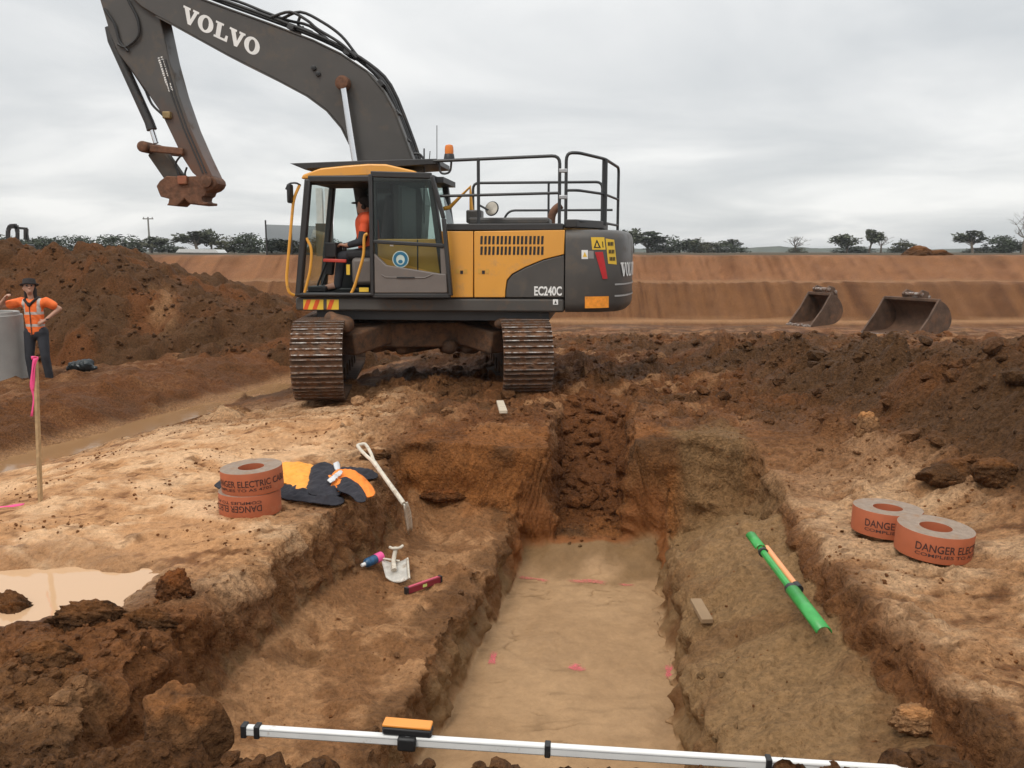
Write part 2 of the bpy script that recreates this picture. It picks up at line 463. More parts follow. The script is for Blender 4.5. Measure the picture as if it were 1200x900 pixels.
def soil_mat(name, bump=0.5, scale=1.0, attr='soil'):
    m, nt, b, lk = new_mat(name)
    N = nt.nodes.new
    at = N('ShaderNodeAttribute'); at.attribute_name = attr
    tc = N('ShaderNodeTexCoord')
    n1 = N('ShaderNodeTexNoise'); n1.inputs['Scale'].default_value = 26 * scale; n1.inputs['Detail'].default_value = 6; n1.inputs['Roughness'].default_value = 0.68
    n2 = N('ShaderNodeTexNoise'); n2.inputs['Scale'].default_value = 140 * scale; n2.inputs['Detail'].default_value = 2; n2.inputs['Roughness'].default_value = 0.7
    lk.new(tc.outputs['Object'], n1.inputs['Vector']); lk.new(tc.outputs['Object'], n2.inputs['Vector'])
    mr = N('ShaderNodeMapRange'); mr.inputs['From Min'].default_value = .28; mr.inputs['From Max'].default_value = .72
    mr.inputs['To Min'].default_value = .50; mr.inputs['To Max'].default_value = 1.50
    lk.new(n1.outputs['Fac'], mr.inputs['Value'])
    mo = N('ShaderNodeAttribute'); mo.attribute_name = 'mottle'
    sb_ = N('ShaderNodeMath'); sb_.operation = 'SUBTRACT'; sb_.inputs[1].default_value = 1.0; lk.new(mr.outputs[0], sb_.inputs[0])
    mm_ = N('ShaderNodeMath'); mm_.operation = 'MULTIPLY_ADD'; mm_.inputs[2].default_value = 1.0
    lk.new(sb_.outputs[0], mm_.inputs[0]); lk.new(mo.outputs['Fac'], mm_.inputs[1])
    sc = N('ShaderNodeVectorMath'); sc.operation = 'SCALE'
    lk.new(at.outputs['Color'], sc.inputs[0]); lk.new(mm_.outputs[0], sc.inputs['Scale'])
    n3 = N('ShaderNodeTexNoise'); n3.inputs['Scale'].default_value = 60 * scale; n3.inputs['Detail'].default_value = 5; n3.inputs['Roughness'].default_value = 0.6
    lk.new(tc.outputs['Object'], n3.inputs['Vector'])
    r3 = N('ShaderNodeMapRange'); r3.inputs['From Min'].default_value = .56; r3.inputs['From Max'].default_value = .66; r3.inputs['To Max'].default_value = .7
    lk.new(n3.outputs['Fac'], r3.inputs['Value'])
    m3 = N('ShaderNodeMix'); m3.data_type = 'RGBA'; m3.blend_type = 'MULTIPLY'; m3.inputs['B'].default_value = (.50, .40, .32, 1)
    m4 = N('ShaderNodeMath'); m4.operation = 'MULTIPLY'; lk.new(r3.outputs[0], m4.inputs[0]); lk.new(mo.outputs['Fac'], m4.inputs[1])
    lk.new(m4.outputs[0], m3.inputs['Factor']); lk.new(sc.outputs[0], m3.inputs['A'])
    lk.new(m3.outputs['Result'], b.inputs['Base Color'])
    rr = N('ShaderNodeMapRange'); rr.inputs['To Min'].default_value = .95; rr.inputs['To Max'].default_value = .38
    ad = N('ShaderNodeMath'); ad.operation = 'MULTIPLY_ADD'; ad.inputs[1].default_value = .5
    lk.new(n1.outputs['Fac'], ad.inputs[0]); lk.new(at.outputs['Alpha'], ad.inputs[2])
    lk.new(ad.outputs[0], rr.inputs['Value']); rr.inputs['From Max'].default_value = 1.3
    lk.new(rr.outputs[0], b.inputs['Roughness'])
    b.inputs['Specular IOR Level'].default_value = 0.16
    wv = N('ShaderNodeVectorMath'); wv.operation = 'MULTIPLY_ADD'; wv.inputs[1].default_value = (.02 / scale,) * 3
    lk.new(n3.outputs['Color'], wv.inputs[0]); lk.new(tc.outputs['Object'], wv.inputs[2])
    vo = N('ShaderNodeTexVoronoi'); vo.inputs['Scale'].default_value = 42 * scale; vo.inputs['Randomness'].default_value = 1
    lk.new(wv.outputs[0], vo.inputs['Vector'])
    vg = N('ShaderNodeMath'); vg.operation = 'MULTIPLY_ADD'; vg.inputs[1].default_value = -.45
    lk.new(vo.outputs['Distance'], vg.inputs[0]); lk.new(n1.outputs['Fac'], vg.inputs[2])
    mx = N('ShaderNodeMath'); mx.operation = 'MULTIPLY_ADD'; mx.inputs[1].default_value = .35
    lk.new(n2.outputs['Fac'], mx.inputs[0]); lk.new(vg.outputs[0], mx.inputs[2])
    bp = N('ShaderNodeBump'); bp.inputs['Distance'].default_value = .045 / scale
    bs_ = N('ShaderNodeMath'); bs_.operation = 'MULTIPLY'; bs_.inputs[1].default_value = bump; lk.new(mo.outputs['Fac'], bs_.inputs[0]); lk.new(bs_.outputs[0], bp.inputs['Strength'])
    lk.new(mx.outputs[0], bp.inputs['Height']); lk.new(bp.outputs[0], b.inputs['Normal'])
    return m


M_SOIL = soil_mat('soil', 1.0)
M_SOILF = soil_mat('soil_far', 0.6, 0.3)


def mat(name, col, rough=0.5, metal=0.0, var=0.12, vscale=6.0, dirt=0.0, dirtcol=(0.17, 0.085, 0.04), dscale=3.0, bump=0.0, bscale=40.0, spec=0.5, emit=None, coat=0.0):
    """painted / plain surface with tone variation, mud splashes and fine relief"""
    if name in MATS:
        return MATS[name]
    m, nt, b, lk = new_mat(name)
    N = nt.nodes.new
    tc = N('ShaderNodeTexCoord')
    n1 = N('ShaderNodeTexNoise'); n1.inputs['Scale'].default_value = vscale; n1.inputs['Detail'].default_value = 6
    lk.new(tc.outputs['Object'], n1.inputs['Vector'])
    mr = N('ShaderNodeMapRange'); mr.inputs['From Min'].default_value = .3; mr.inputs['From Max'].default_value = .7
    mr.inputs['To Min'].default_value = 1 - var; mr.inputs['To Max'].default_value = 1 + var
    lk.new(n1.outputs['Fac'], mr.inputs['Value'])
    sc = N('ShaderNodeVectorMath'); sc.operation = 'SCALE'; sc.inputs[0].default_value = col[:3]
    lk.new(mr.outputs[0], sc.inputs['Scale'])
    outc = sc.outputs[0]
    b.inputs['Roughness'].default_value = rough
    if dirt > 0:
        n2 = N('ShaderNodeTexNoise'); n2.inputs['Scale'].default_value = dscale; n2.inputs['Detail'].default_value = 9; n2.inputs['Roughness'].default_value = .72
        lk.new(tc.outputs['Object'], n2.inputs['Vector'])
        rp = N('ShaderNodeMapRange'); rp.inputs['From Min'].default_value = .66 - .32 * dirt; rp.inputs['From Max'].default_value = .84 - .30 * dirt
        lk.new(n2.outputs['Fac'], rp.inputs['Value'])
        mx = N('ShaderNodeMix'); mx.data_type = 'RGBA'
        lk.new(rp.outputs[0], mx.inputs['Factor']); lk.new(outc, mx.inputs['A']); mx.inputs['B'].default_value = (*dirtcol, 1)
        outc = mx.outputs['Result']
        r2 = N('ShaderNodeMapRange'); r2.inputs['To Min'].default_value = rough; r2.inputs['To Max'].default_value = .9
        lk.new(rp.outputs[0], r2.inputs['Value']); lk.new(r2.outputs[0], b.inputs['Roughness'])
        if metal:
            r3 = N('ShaderNodeMapRange'); r3.inputs['To Min'].default_value = metal; r3.inputs['To Max'].default_value = 0
            lk.new(rp.outputs[0], r3.inputs['Value']); lk.new(r3.outputs[0], b.inputs['Metallic'])
    elif metal:
        b.inputs['Metallic'].default_value = metal
    lk.new(outc, b.inputs['Base Color'])
    b.inputs['Specular IOR Level'].default_value = spec
    b.inputs['Coat Weight'].default_value = coat
    if bump:
        nb = N('ShaderNodeTexNoise'); nb.inputs['Scale'].default_value = bscale; nb.inputs['Detail'].default_value = 6
        lk.new(tc.outputs['Object'], nb.inputs['Vector'])
        bp = N('ShaderNodeBump'); bp.inputs['Strength'].default_value = bump; bp.inputs['Distance'].default_value = .02
        lk.new(nb.outputs['Fac'], bp.inputs['Height']); lk.new(bp.outputs[0], b.inputs['Normal'])
    if emit:
        b.inputs['Emission Color'].default_value = (*emit[0], 1); b.inputs['Emission Strength'].default_value = emit[1]
    MATS[name] = m
    return m


def tag(o, label=None, cat=None, group=None, kind=None):
    if label: o['label'] = label
    if cat: o['category'] = cat
    if group: o['group'] = group
    if kind: o['kind'] = kind
    return o


def link_np(name, verts, faces, m, smooth=True, col=None, wet=None, mottle=None):
    me = bpy.data.meshes.new(name)
    nv, nf, k = len(verts), len(faces), faces.shape[1]
    me.vertices.add(nv); me.vertices.foreach_set('co', np.ascontiguousarray(verts, np.float32).ravel())
    me.loops.add(nf * k); me.loops.foreach_set('vertex_index', np.ascontiguousarray(faces, np.int32).ravel())
    me.polygons.add(nf); me.polygons.foreach_set('loop_start', np.arange(0, nf * k, k, dtype=np.int32))
    me.polygons.foreach_set('loop_total', np.full(nf, k, np.int32))
    me.polygons.foreach_set('use_smooth', np.full(nf, smooth, bool))
    me.update(calc_edges=True)
    if col is not None:
        a = me.color_attributes.new('soil', 'FLOAT_COLOR', 'POINT')
        rgba = np.ones((nv, 4), np.float32); rgba[:, :3] = col
        if wet is not None: rgba[:, 3] = wet
        a.data.foreach_set('color', rgba.ravel())
        a = me.attributes.new('mottle', 'FLOAT', 'POINT')
        a.data.foreach_set('value', np.ascontiguousarray(np.full(nv, 1.0) if mottle is None else mottle, np.float32))
    me.materials.append(m)
    o = bpy.data.objects.new(name, me); COL.objects.link(o)
    return o


# ------------------------------------------------------------------ ground sheet
def grow(a, step, ratio, end):
    out, s = [], step
    while (a < end if step > 0 else a > end):
        a += s; s *= ratio; out.append(a)
    return out


xl = grow(-3.0, -0.026, 1.017, -15)
xl += grow(xl[-1], -0.24, 1.012, -40)
xl += grow(xl[-1], -0.6, 1.3, -3500)
xr = grow(3.5, 0.026, 1.017, 15)
xr += grow(xr[-1], 0.24, 1.012, 40)
xr += grow(xr[-1], 0.6, 1.3, 3500)
NM = 560
ys = [2.35]
while ys[-1] < 4200:
    y = ys[-1]
    if y < 6.55: s = 0.0034 * y
    elif y < 7.5: s = 0.012
    elif y < 11: s = 0.0040 * y
    elif y < 24.5: s = 0.0062 * y
    elif y < 54: s = 0.0075 * y
    else: s = 0.11 * y
    ys.append(y + s)
yb = grow(2.35, -0.06, 1.35, -400)
ys = np.array(yb[::-1] + ys)
ny = len(ys)
xd = np.linspace(-3.0, 3.5, 700)
XD, YD = np.meshgrid(xd, ys)
ZD = H0(XD, YD)
dz = np.diff(ZD, axis=1) / (xd[1] - xd[0])
wgt = np.sqrt(1 + np.minimum(np.abs(dz), 9) ** 2 * 0.55)
k9 = np.ones(9) / 9
wgt = np.stack([np.convolve(np.pad(w, 4, 'edge'), k9, 'valid') for w in wgt])
cum = np.concatenate([np.zeros((ny, 1)), np.cumsum(wgt, axis=1)], axis=1)
XM = np.empty((ny, NM))
tt = np.linspace(0, 1, NM)
for j in range(ny):
    XM[j] = np.interp(tt, cum[j] / cum[j, -1], xd)
GX = np.concatenate([np.tile(np.array(xl[::-1]), (ny, 1)), XM, np.tile(np.array(xr), (ny, 1))], axis=1)
GY = np.tile(ys[:, None], (1, GX.shape[1]))
GH0 = H0(GX, GY)
GR = rub(GX, GY)
GZ = GH0 + detail(GX, GY, GR)
# crumbly vertical faces: push steep faces sideways with noise along the face
eps = 0.03
sx = (H0(GX + eps, GY) - GH0) / eps; sy = (H0(GX, GY + eps) - GH0) / eps
sl = np.sqrt(sx * sx + sy * sy)
wallm = ss(0.8, 2.5, sl) * ss(14, 11, GY)
ax = (GX * 0.6 + GY * 1.0) + 0.2 * GX
nw = 0.060 * fbm(ax * 3.5, GZ * 5 + 3, 5, 141, .6) + 0.018 * pn(ax * 22, GZ * 5, 145)
nw += 0.05 * lumps(ax, GZ + 7, 0.13, 147, .6) / 0.13 * 0.5
inv = 1 / np.maximum(sl, 1e-3)
GX2 = GX - wallm * nw * sx * inv; GY2 = GY - wallm * nw * sy * inv
COLR = soil(GX, GY, GZ, GR); WET = wetness(GX, GY, GZ)
nxg = GX.shape[1]
idx = np.arange(ny * nxg).reshape(ny, nxg)
F = np.stack([idx[:-1, :-1], idx[:-1, 1:], idx[1:, 1:], idx[1:, :-1]], -1).reshape(-1, 4)
V = np.stack([GX2, GY2, GZ], -1).reshape(-1, 3)
_mb, _mp, _ms = pit_masks(GX, GY)
MOT = (1 - 0.75 * _mp) * (1 - 0.25 * _mb)
MOT = MOT * (1 - 0.45 * ss(-1.3, -1.8, GX) * ss(4.2, 4.8, GY) * ss(10, 8, GY))
ground = link_np('ground', V, F, M_SOIL, True, COLR.reshape(-1, 3), WET.ravel(), MOT.ravel())
tag(ground, 'churned red and tan clay ground with an open stepped trench', kind='structure')

# ------------------------------------------------------------------ spoil heap behind the worker
hx = np.linspace(-19, -1.2, 330); hy = np.linspace(15.2, 27, 230)
HX, HY = np.meshgrid(hx, hy)


def heap(x, y):
    top = np.interp(x + 0.25 * pn(x * 0.7, y * 0.7, 201), [-20, -12.5, -9.7, -8.5, -7.9, -7.2, -6.5, -5, -3.6, -2.4, -1.5],
                    [1.66, 1.63, 1.55, 1.12, 0.84, 0.66, 0.38, 0.22, 0.0, -0.4, -0.9])
    toe = 16.6 + 0.5 * pn(x * 0.6, y * 0.3, 202) + np.interp(x, [-10, -6, -3], [0.3, 0.0, -0.9])
    rise = ss(toe - 0.2, toe + 3.4, y) * 0.45 + 0.55 * np.clip((y - toe) / 3.3, 0, 1)
    fall = ss(26.8, 22.5, y)
    z = -0.62 + (top + 0.62) * rise * fall
    z = z + 0.16 * fbm(x * 0.9, y * 0.9, 4, 205) * rise
    lp = 0.75 * lumps(x, y, 0.7, 211, .6) + 0.75 * lumps(x, y, 0.26, 215, .95) + .7 * lumps(x, y, .12, 216, .95)
    return np.where(rise * fall > 0.002, z + lp * ss(0.0, 0.12, rise), -0.95)


HZ = heap(HX, HY)
n1 = fbm(HX * 0.6, HY * 0.6, 4, 221); n2 = fbm(HX * 2.5, HY * 2.5, 3, 225)
HC = np.zeros(HX.shape + (3,)) + BROWN * 0.9
HC = lerpc(HC, RED * 0.95, ss(-0.1, 0.6, n1))
HC = lerpc(HC, DARK * 1.3, ss(0.0, 0.7, n2 * 0.8 - n1 * 0.5))
scr = ss(0.35, 0.1, np.abs((HX + 7.6) * 0.75 + (HY - 18.6) * 0.35)) * ss(-0.2, 0.5, HZ) * ss(1.1, .7, HZ)
HC = lerpc(HC, TAN * 0.72, scr * ss(-.4, .3, n2) * 0.8)
hi = np.arange(HX.size).reshape(HX.shape)
HF = np.stack([hi[:-1, :-1], hi[:-1, 1:], hi[1:, 1:], hi[1:, :-1]], -1).reshape(-1, 4)
spoil = link_np('spoil_heap', np.stack([HX, HY, HZ], -1).reshape(-1, 3), HF, M_SOIL, True, HC.reshape(-1, 3), np.full(HX.size, .2))
tag(spoil, 'large dark brown spoil heap rising behind the worker', 'spoil heap')

# ------------------------------------------------------------------ loose clods
ICO_V = []
bm = bmesh.new(); bmesh.ops.create_icosphere(bm, subdivisions=2, radius=1.0)
bm.verts.ensure_lookup_table()
ico = np.array([v.co[:] for v in bm.verts]); icof = np.array([[v.index for v in f.verts] for f in bm.faces]); bm.free()
bm = bmesh.new(); bmesh.ops.create_icosphere(bm, subdivisions=1, radius=1.0)
bm.verts.ensure_lookup_table()
ico1 = np.array([v.co[:] for v in bm.verts]); icof1 = np.array([[v.index for v in f.verts] for f in bm.faces]); bm.free()
rs = np.random.RandomState(5)


def clod_shape(base, seed, squash=0.7):
    r = np.random.RandomState(seed)
    v = base.copy()
    for k in range(8):                     # chop flat broken facets
        n = r.normal(size=3); n /= np.linalg.norm(n)
        d = 0.42 + 0.38 * r.rand()
        p = v @ n
        v = v - np.outer(np.maximum(0, p - d), n) * 0.95
    v *= (1 + 0.22 * pn(v[:, 0] * 1.7 + seed, v[:, 1] * 1.7 + v[:, 2] * 2.3, seed))[:, None]
    v += r.normal(scale=0.045, size=v.shape)
    return v * np.array([1, 0.65 + 0.35 * r.rand(), squash * (0.7 + 0.5 * r.rand())])


SHAPES = [clod_shape(ico1, s) for s in range(10)]
SHAPES2 = [clod_shape(ico, s + 50) for s in range(8)]


def scatter(name, n_try, box, smin, smax, power, label, seed, bright=1.0, thresh=0.0, shapes=None, faces=None, zf=None, cf=None, rf=None):
    r = np.random.RandomState(seed)
    x = r.uniform(box[0], box[1], n_try); y = r.uniform(box[2], box[3], n_try)
    p = (rf or rub)(x, y)
    keep = r.rand(n_try) < np.clip((p - thresh), 0, 1) ** power
    x, y, p = x[keep], y[keep], p[keep]
    s = smin * (smax / smin) ** (r.rand(len(x)) ** 2.2)
    z = (zf or HG)(x, y)
    c = (cf or (lambda a, b, zz: soil(a, b, zz, p)))(x, y, z)
    VV, FF, CC = [], [], []
    off = 0
    for i in range(len(x)):
        big = s[i] > 0.05
        sh = SHAPES2[r.randint(len(SHAPES2))] if big else shapes[r.randint(len(shapes))]
        fc = icof if big else faces
        a, b_, g = r.rand(3) * 6.28
        ca, sa = math.cos(a), math.sin(a); cb, sb = math.cos(b_ * .15), math.sin(b_ * .15)
        Rm = np.array([[ca, -sa, 0], [sa, ca, 0], [0, 0, 1]]) @ np.array([[1, 0, 0], [0, cb, -sb], [0, sb, cb]])
        v = (sh @ Rm.T) * s[i] + np.array([x[i], y[i], z[i] + s[i] * 0.22])
        VV.append(v); FF.append(fc + off); off += len(v)
        CC.append(np.tile(c[i] * (0.8 + 0.4 * r.rand()) * bright, (len(v), 1)))
    if not VV:
        return None
    o = link_np(name, np.concatenate(VV), np.concatenate(FF), M_SOIL, False, np.concatenate(CC), np.full(off, .2))
    tag(o, label, kind='stuff')
    return o


scatter('rubble', 4200, (-2.9, 1.6, 2.42, 4.2), 0.010, 0.050, 1.6, 'brown broken clods along the near edge of the trench', 11, 1.0, .12, SHAPES2, icof)
scatter('loose_dirt', 13000, (-4.5, 4.5, 2.6, 12.5), 0.008, 0.042, 1.6, 'small loose clods of soil strewn around the trench', 12, 0.95, .08, SHAPES, icof1)


def crumbs(x, y):
    mb, mp, ms = pit_masks(x, y)
    pd = ((x + 2.62) / 0.66) ** 2 + ((y - 4.26) / 0.52) ** 2
    return (0.08 + 0.9 * ss(0.05, 0.5, fbm(x * 1.4 + 3, y * 2.2, 4, 171))) * (1 - 0.98 * mp) * ss(0.8, 1.2, pd) * (1 - 0.6 * mb)


scatter('crumbled_dirt', 24000, (-4.6, 4.2, 2.6, 11), 0.004, 0.020, 1.0, 'dark crumbs of clay scattered over the compacted ground', 16, 0.8, .0, SHAPES, icof1, rf=crumbs,
        cf=lambda x, y, z: np.zeros((len(x), 3)) + (RED + BROWN) * 0.95)
scatter('clod_debris', 20000, (-3, 9, 5.0, 20), 0.012, 0.12, 1.3, 'dark clods on the spoil ridge and the churned ground', 13, 0.95, .25, SHAPES, icof1)
scatter('slot_rubble', 520, (0.2, 1.6, 6.9, 10.6), 0.02, 0.12, 1.0, 'red clods fallen into the narrow trench', 14, 1.0, .3, SHAPES2, icof,
        rf=lambda x, y: pit_masks(x, y)[2])
scatter('heap_debris', 3500, (-14, -2, 15.6, 21), 0.012, 0.09, 1.0, 'dark clods on the face of the spoil heap', 15, 1.0, 0, SHAPES, icof1,
        zf=heap, rf=lambda x, y: np.ones_like(x), cf=lambda x, y, z: np.zeros((len(x), 3)) + BROWN * 0.9)


# ================================================================== mesh builder
class MB:
    def __init__(self):
        self.v, self.f, self.mi = [], [], []
        self.cur = 0

    def add(self, vs, fs):
        o = len(self.v)
        self.v += [tuple(p) for p in vs]
        self.f += [tuple(i + o for i in f) for f in fs]
        self.mi += [self.cur] * len(fs)
        return self

    def box(self, c, s, rot=None):
        c = Vector(c)
        vs = []
        for dx in (-.5, .5):
            for dy in (-.5, .5):
                for dz in (-.5, .5):
                    p = Vector((dx * s[0], dy * s[1], dz * s[2]))
                    if rot is not None: p = rot @ p
                    vs.append(c + p)
        return self.add(vs, [(0, 1, 3, 2), (4, 6, 7, 5), (0, 4, 5, 1), (2, 3, 7, 6), (0, 2, 6, 4), (1, 5, 7, 3)])

    def box2(self, a, b):
        return self.box([(a[i] + b[i]) / 2 for i in range(3)], [abs(b[i] - a[i]) for i in range(3)])

    def bar(self, p, q, w, h, up=(0, 0, 1)):
        p, q = Vector(p), Vector(q)
        x = (q - p); ln = x.length; x.normalize()
        up = Vector(up)
        y = up.cross(x)
        if y.length < 1e-4: y = Vector((0, 1, 0)).cross(x)
        y.normalize(); z = x.cross(y)
        return self.box((p + q) / 2, (ln, w, h), Matrix((x, y, z)).transposed())

    def prism(self, pts, y0, y1):
        """closed polygon of (x, z) pairs swept in y"""
        n = len(pts)
        vs = [(p[0], y0, p[1]) for p in pts] + [(p[0], y1, p[1]) for p in pts]
        fs = [tuple(range(n)), tuple(range(2 * n - 1, n - 1, -1))]
        fs += [(i, i + n, (i + 1) % n + n, (i + 1) % n) for i in range(n)]
        return self.add(vs, fs)

    def slab(self, pts, z0, z1):
        """closed polygon of (x, y) pairs swept in z"""
        n = len(pts)
        vs = [(p[0], p[1], z0) for p in pts] + [(p[0], p[1], z1) for p in pts]
        fs = [tuple(range(n - 1, -1, -1)), tuple(range(n, 2 * n))]
        fs += [(i, (i + 1) % n, (i + 1) % n + n, i + n) for i in range(n)]
        return self.add(vs, fs)

    def tube(self, pts, r, n=8, cap=True):
        pts = [Vector(p) for p in pts]
        rs_ = r if isinstance(r, (list, tuple)) else [r] * len(pts)
        ring0, vs, fs = None, [], []
        t0 = (pts[1] - pts[0]).normalized()
        ref = Vector((0, 0, 1)) if abs(t0.z) < .9 else Vector((1, 0, 0))
        nrm = t0.cross(ref).normalized()
        for i, p in enumerate(pts):
            if i == 0: t = pts[1] - pts[0]
            elif i == len(pts) - 1: t = pts[-1] - pts[-2]
            else: t = (pts[i + 1] - p).normalized() + (p - pts[i - 1]).normalized()
            t.normalize()
            nrm = (nrm - t * nrm.dot(t)).normalized(); b = t.cross(nrm)
            for k in range(n):
                a = 2 * math.pi * k / n
                vs.append(p + (nrm * math.cos(a) + b * math.sin(a)) * rs_[i])
        for i in range(len(pts) - 1):
            for k in range(n):
                fs.append((i * n + k, i * n + (k + 1) % n, (i + 1) * n + (k + 1) % n, (i + 1) * n + k))
        if cap:
            fs += [tuple(range(n - 1, -1, -1)), tuple(range((len(pts) - 1) * n, len(pts) * n))]
        return self.add(vs, fs)

    def lathe(self, prof, n=24, c=(0, 0, 0), axis='z', close=False):
        """profile of (r, h) pairs turned about an axis"""
        vs, fs = [], []
        for r, h in prof:
            for k in range(n):
                a = 2 * math.pi * k / n
                p = {'z': (r * math.cos(a), r * math.sin(a), h), 'y': (r * math.cos(a), h, r * math.sin(a)), 'x': (h, r * math.cos(a), r * math.sin(a))}[axis]
                vs.append((p[0] + c[0], p[1] + c[1], p[2] + c[2]))
        m = len(prof)
        for i in range(m if close else m - 1):
            j = (i + 1) % m
            for k in range(n):
                fs.append((i * n + k, i * n + (k + 1) % n, j * n + (k + 1) % n, j * n + k))
        if not close:
            fs += [tuple(range(n - 1, -1, -1)), tuple(range((m - 1) * n, m * n))]
        return self.add(vs, fs)

    def build(self, name, m, parent=None, smooth=True, bevel=0.0, seg=2, fix=True):
        me = bpy.data.meshes.new(name)
        me.from_pydata([tuple(p) for p in self.v], [], self.f)
        ms = m if isinstance(m, (list, tuple)) else [m]
        for x in ms: me.materials.append(x)
        if len(ms) > 1:
            me.polygons.foreach_set('material_index', self.mi)
        if fix:
            b = bmesh.new(); b.from_mesh(me)
            bmesh.ops.recalc_face_normals(b, faces=b.faces)
            b.to_mesh(me); b.free()
        if smooth:
            me.shade_smooth(); me.set_sharp_from_angle(angle=R(35))
        me.update()
        o = bpy.data.objects.new(name, me); COL.objects.link(o)
        if parent is not None: o.parent = parent
        if bevel:
            bv = o.modifiers.new('bevel', 'BEVEL'); bv.width = bevel; bv.segments = seg; bv.limit_method = 'ANGLE'; bv.angle_limit = R(40)
            bv.harden_normals = False
        return o


def empty(name, loc=(0, 0, 0), rz=0.0):
    o = bpy.data.objects.new(name, None); COL.objects.link(o)
    o.location = loc; o.rotation_euler = (0, 0, rz); o.empty_display_size = .1
    return o


def smooth_path(pts, k=4):
    """Catmull-Rom through the points"""
    P = [Vector(p) for p in pts]
    P = [P[0] * 2 - P[1]] + P + [P[-1] * 2 - P[-2]]
    out = []
    for i in range(1, len(P) - 2):
        for j in range(k):
            t = j / k
            a, b, c, d = P[i - 1], P[i], P[i + 1], P[i + 2]
            out.append(0.5 * ((2 * b) + (c - a) * t + (2 * a - 5 * b + 4 * c - d) * t * t + (3 * b - a - 3 * c + d) * t ** 3))
    out.append(P[-2])
    return out


def text_geo(body, w, h, bold=0.0):
    """flat lettering fitted to w x h, lower left at 0: (verts, faces)"""
    cu = bpy.data.curves.new('lettering', 'FONT'); cu.body = body; cu.resolution_u = 3; cu.offset = bold
    ob = bpy.data.objects.new('lettering', cu); COL.objects.link(ob)
    dg = bpy.context.evaluated_depsgraph_get()
    me = bpy.data.meshes.new_from_object(ob.evaluated_get(dg))
    vs = np.array([v.co[:2] for v in me.vertices]); fs = [tuple(p.vertices) for p in me.polygons]
    bpy.data.objects.remove(ob); bpy.data.curves.remove(cu); bpy.data.meshes.remove(me)
    mn, mx = vs.min(0), vs.max(0)
    return (vs - mn) / (mx - mn) * np.array([w, h]), fs


def slab_word():
    """VOLVO in slab serif capitals, unit height, width 5.15: list of (verts, faces)"""
    Vp = [(0, 1), (.47, 1), (.47, .87), (.39, .87), (.56, .36), (.72, .87), (.63, .87), (.63, 1), (1.02, 1), (1.02, .87), (.94, .87), (.63, 0), (.43, 0), (.09, .87), (0, .87)]
    Lp = [(0, 1), (.52, 1), (.52, .87), (.40, .87), (.40, .14), (.68, .14), (.74, .38), (.88, .38), (.86, 0), (0, 0), (0, .13), (.11, .13), (.11, .87), (0, .87)]

    def tri_ok(p, dx):
        return [(x + dx, y) for x, y in p], [tuple(range(len(p)))]

    def O(dx):
        n = 28; vs = []
        for k in range(n):
            a = 2 * math.pi * k / n
            vs.append((dx + .5 + .5 * math.cos(a), .5 + .53 * math.sin(a)))
        for k in range(n):
            a = 2 * math.pi * k / n
            vs.append((dx + .5 + .20 * math.cos(a), .5 + .38 * math.sin(a)))
        return vs, [(k, (k + 1) % n, n + (k + 1) % n, n + k) for k in range(n)]
    return [tri_ok(Vp, 0), O(1.02), tri_ok(Lp, 2.12), tri_ok(Vp, 3.02), O(4.04)]


# ------------------------------------------------------------------ body builder: tapered limbs fused into one skin
def fused(name, limbs, m, parent=None, voxel=0.016, smooth_it=4, mtx=None):
    """limbs: (p, q, r1, r2[, flatten-vector]) -> one continuous mesh"""
    b = MB()
    for L_ in limbs:
        p, q, r1, r2 = Vector(L_[0]), Vector(L_[1]), L_[2], L_[3]
        ax = (q - p); ln = ax.length
        axn = ax.normalized() if ln > 1e-5 else Vector((0, 0, 1))
        prof = []
        for k in range(5):
            a = -math.pi / 2 + k * math.pi / 8
            prof.append((math.cos(a) * r1, math.sin(a) * r1))
        for k in range(5):
            a = k * math.pi / 8
            prof.append((math.cos(a) * r2, ln + math.sin(a) * r2))
        prof = [(max(r, 1e-4), h) for r, h in prof]
        t = MB().lathe(prof, 12)
        qt = Vector((0, 0, 1)).rotation_difference(axn).to_matrix()
        vs = [p + qt @ Vector(v) for v in t.v]
        if len(L_) > 4:
            fl, k = L_[4]; fl = Vector(fl).normalized(); mid = (p + q) / 2
            vs = [v - fl * ((v - mid).dot(fl) * (1 - k)) for v in vs]
        b.add(vs, t.f)
    o = b.build(name, m, None, False)
    md = o.modifiers.new('skin', 'REMESH'); md.mode = 'VOXEL'; md.voxel_size = voxel
    sm = o.modifiers.new('soften', 'SMOOTH'); sm.iterations = smooth_it; sm.factor = .5
    dg = bpy.context.evaluated_depsgraph_get()
    me = bpy.data.meshes.new_from_object(o.evaluated_get(dg))
    me.shade_smooth()
    if not me.materials: me.materials.append(m)
    o.modifiers.clear()
    old = o.data; o.data = me; bpy.data.meshes.remove(old)
    me.name = name
    if parent is not None: o.parent = parent
    return o


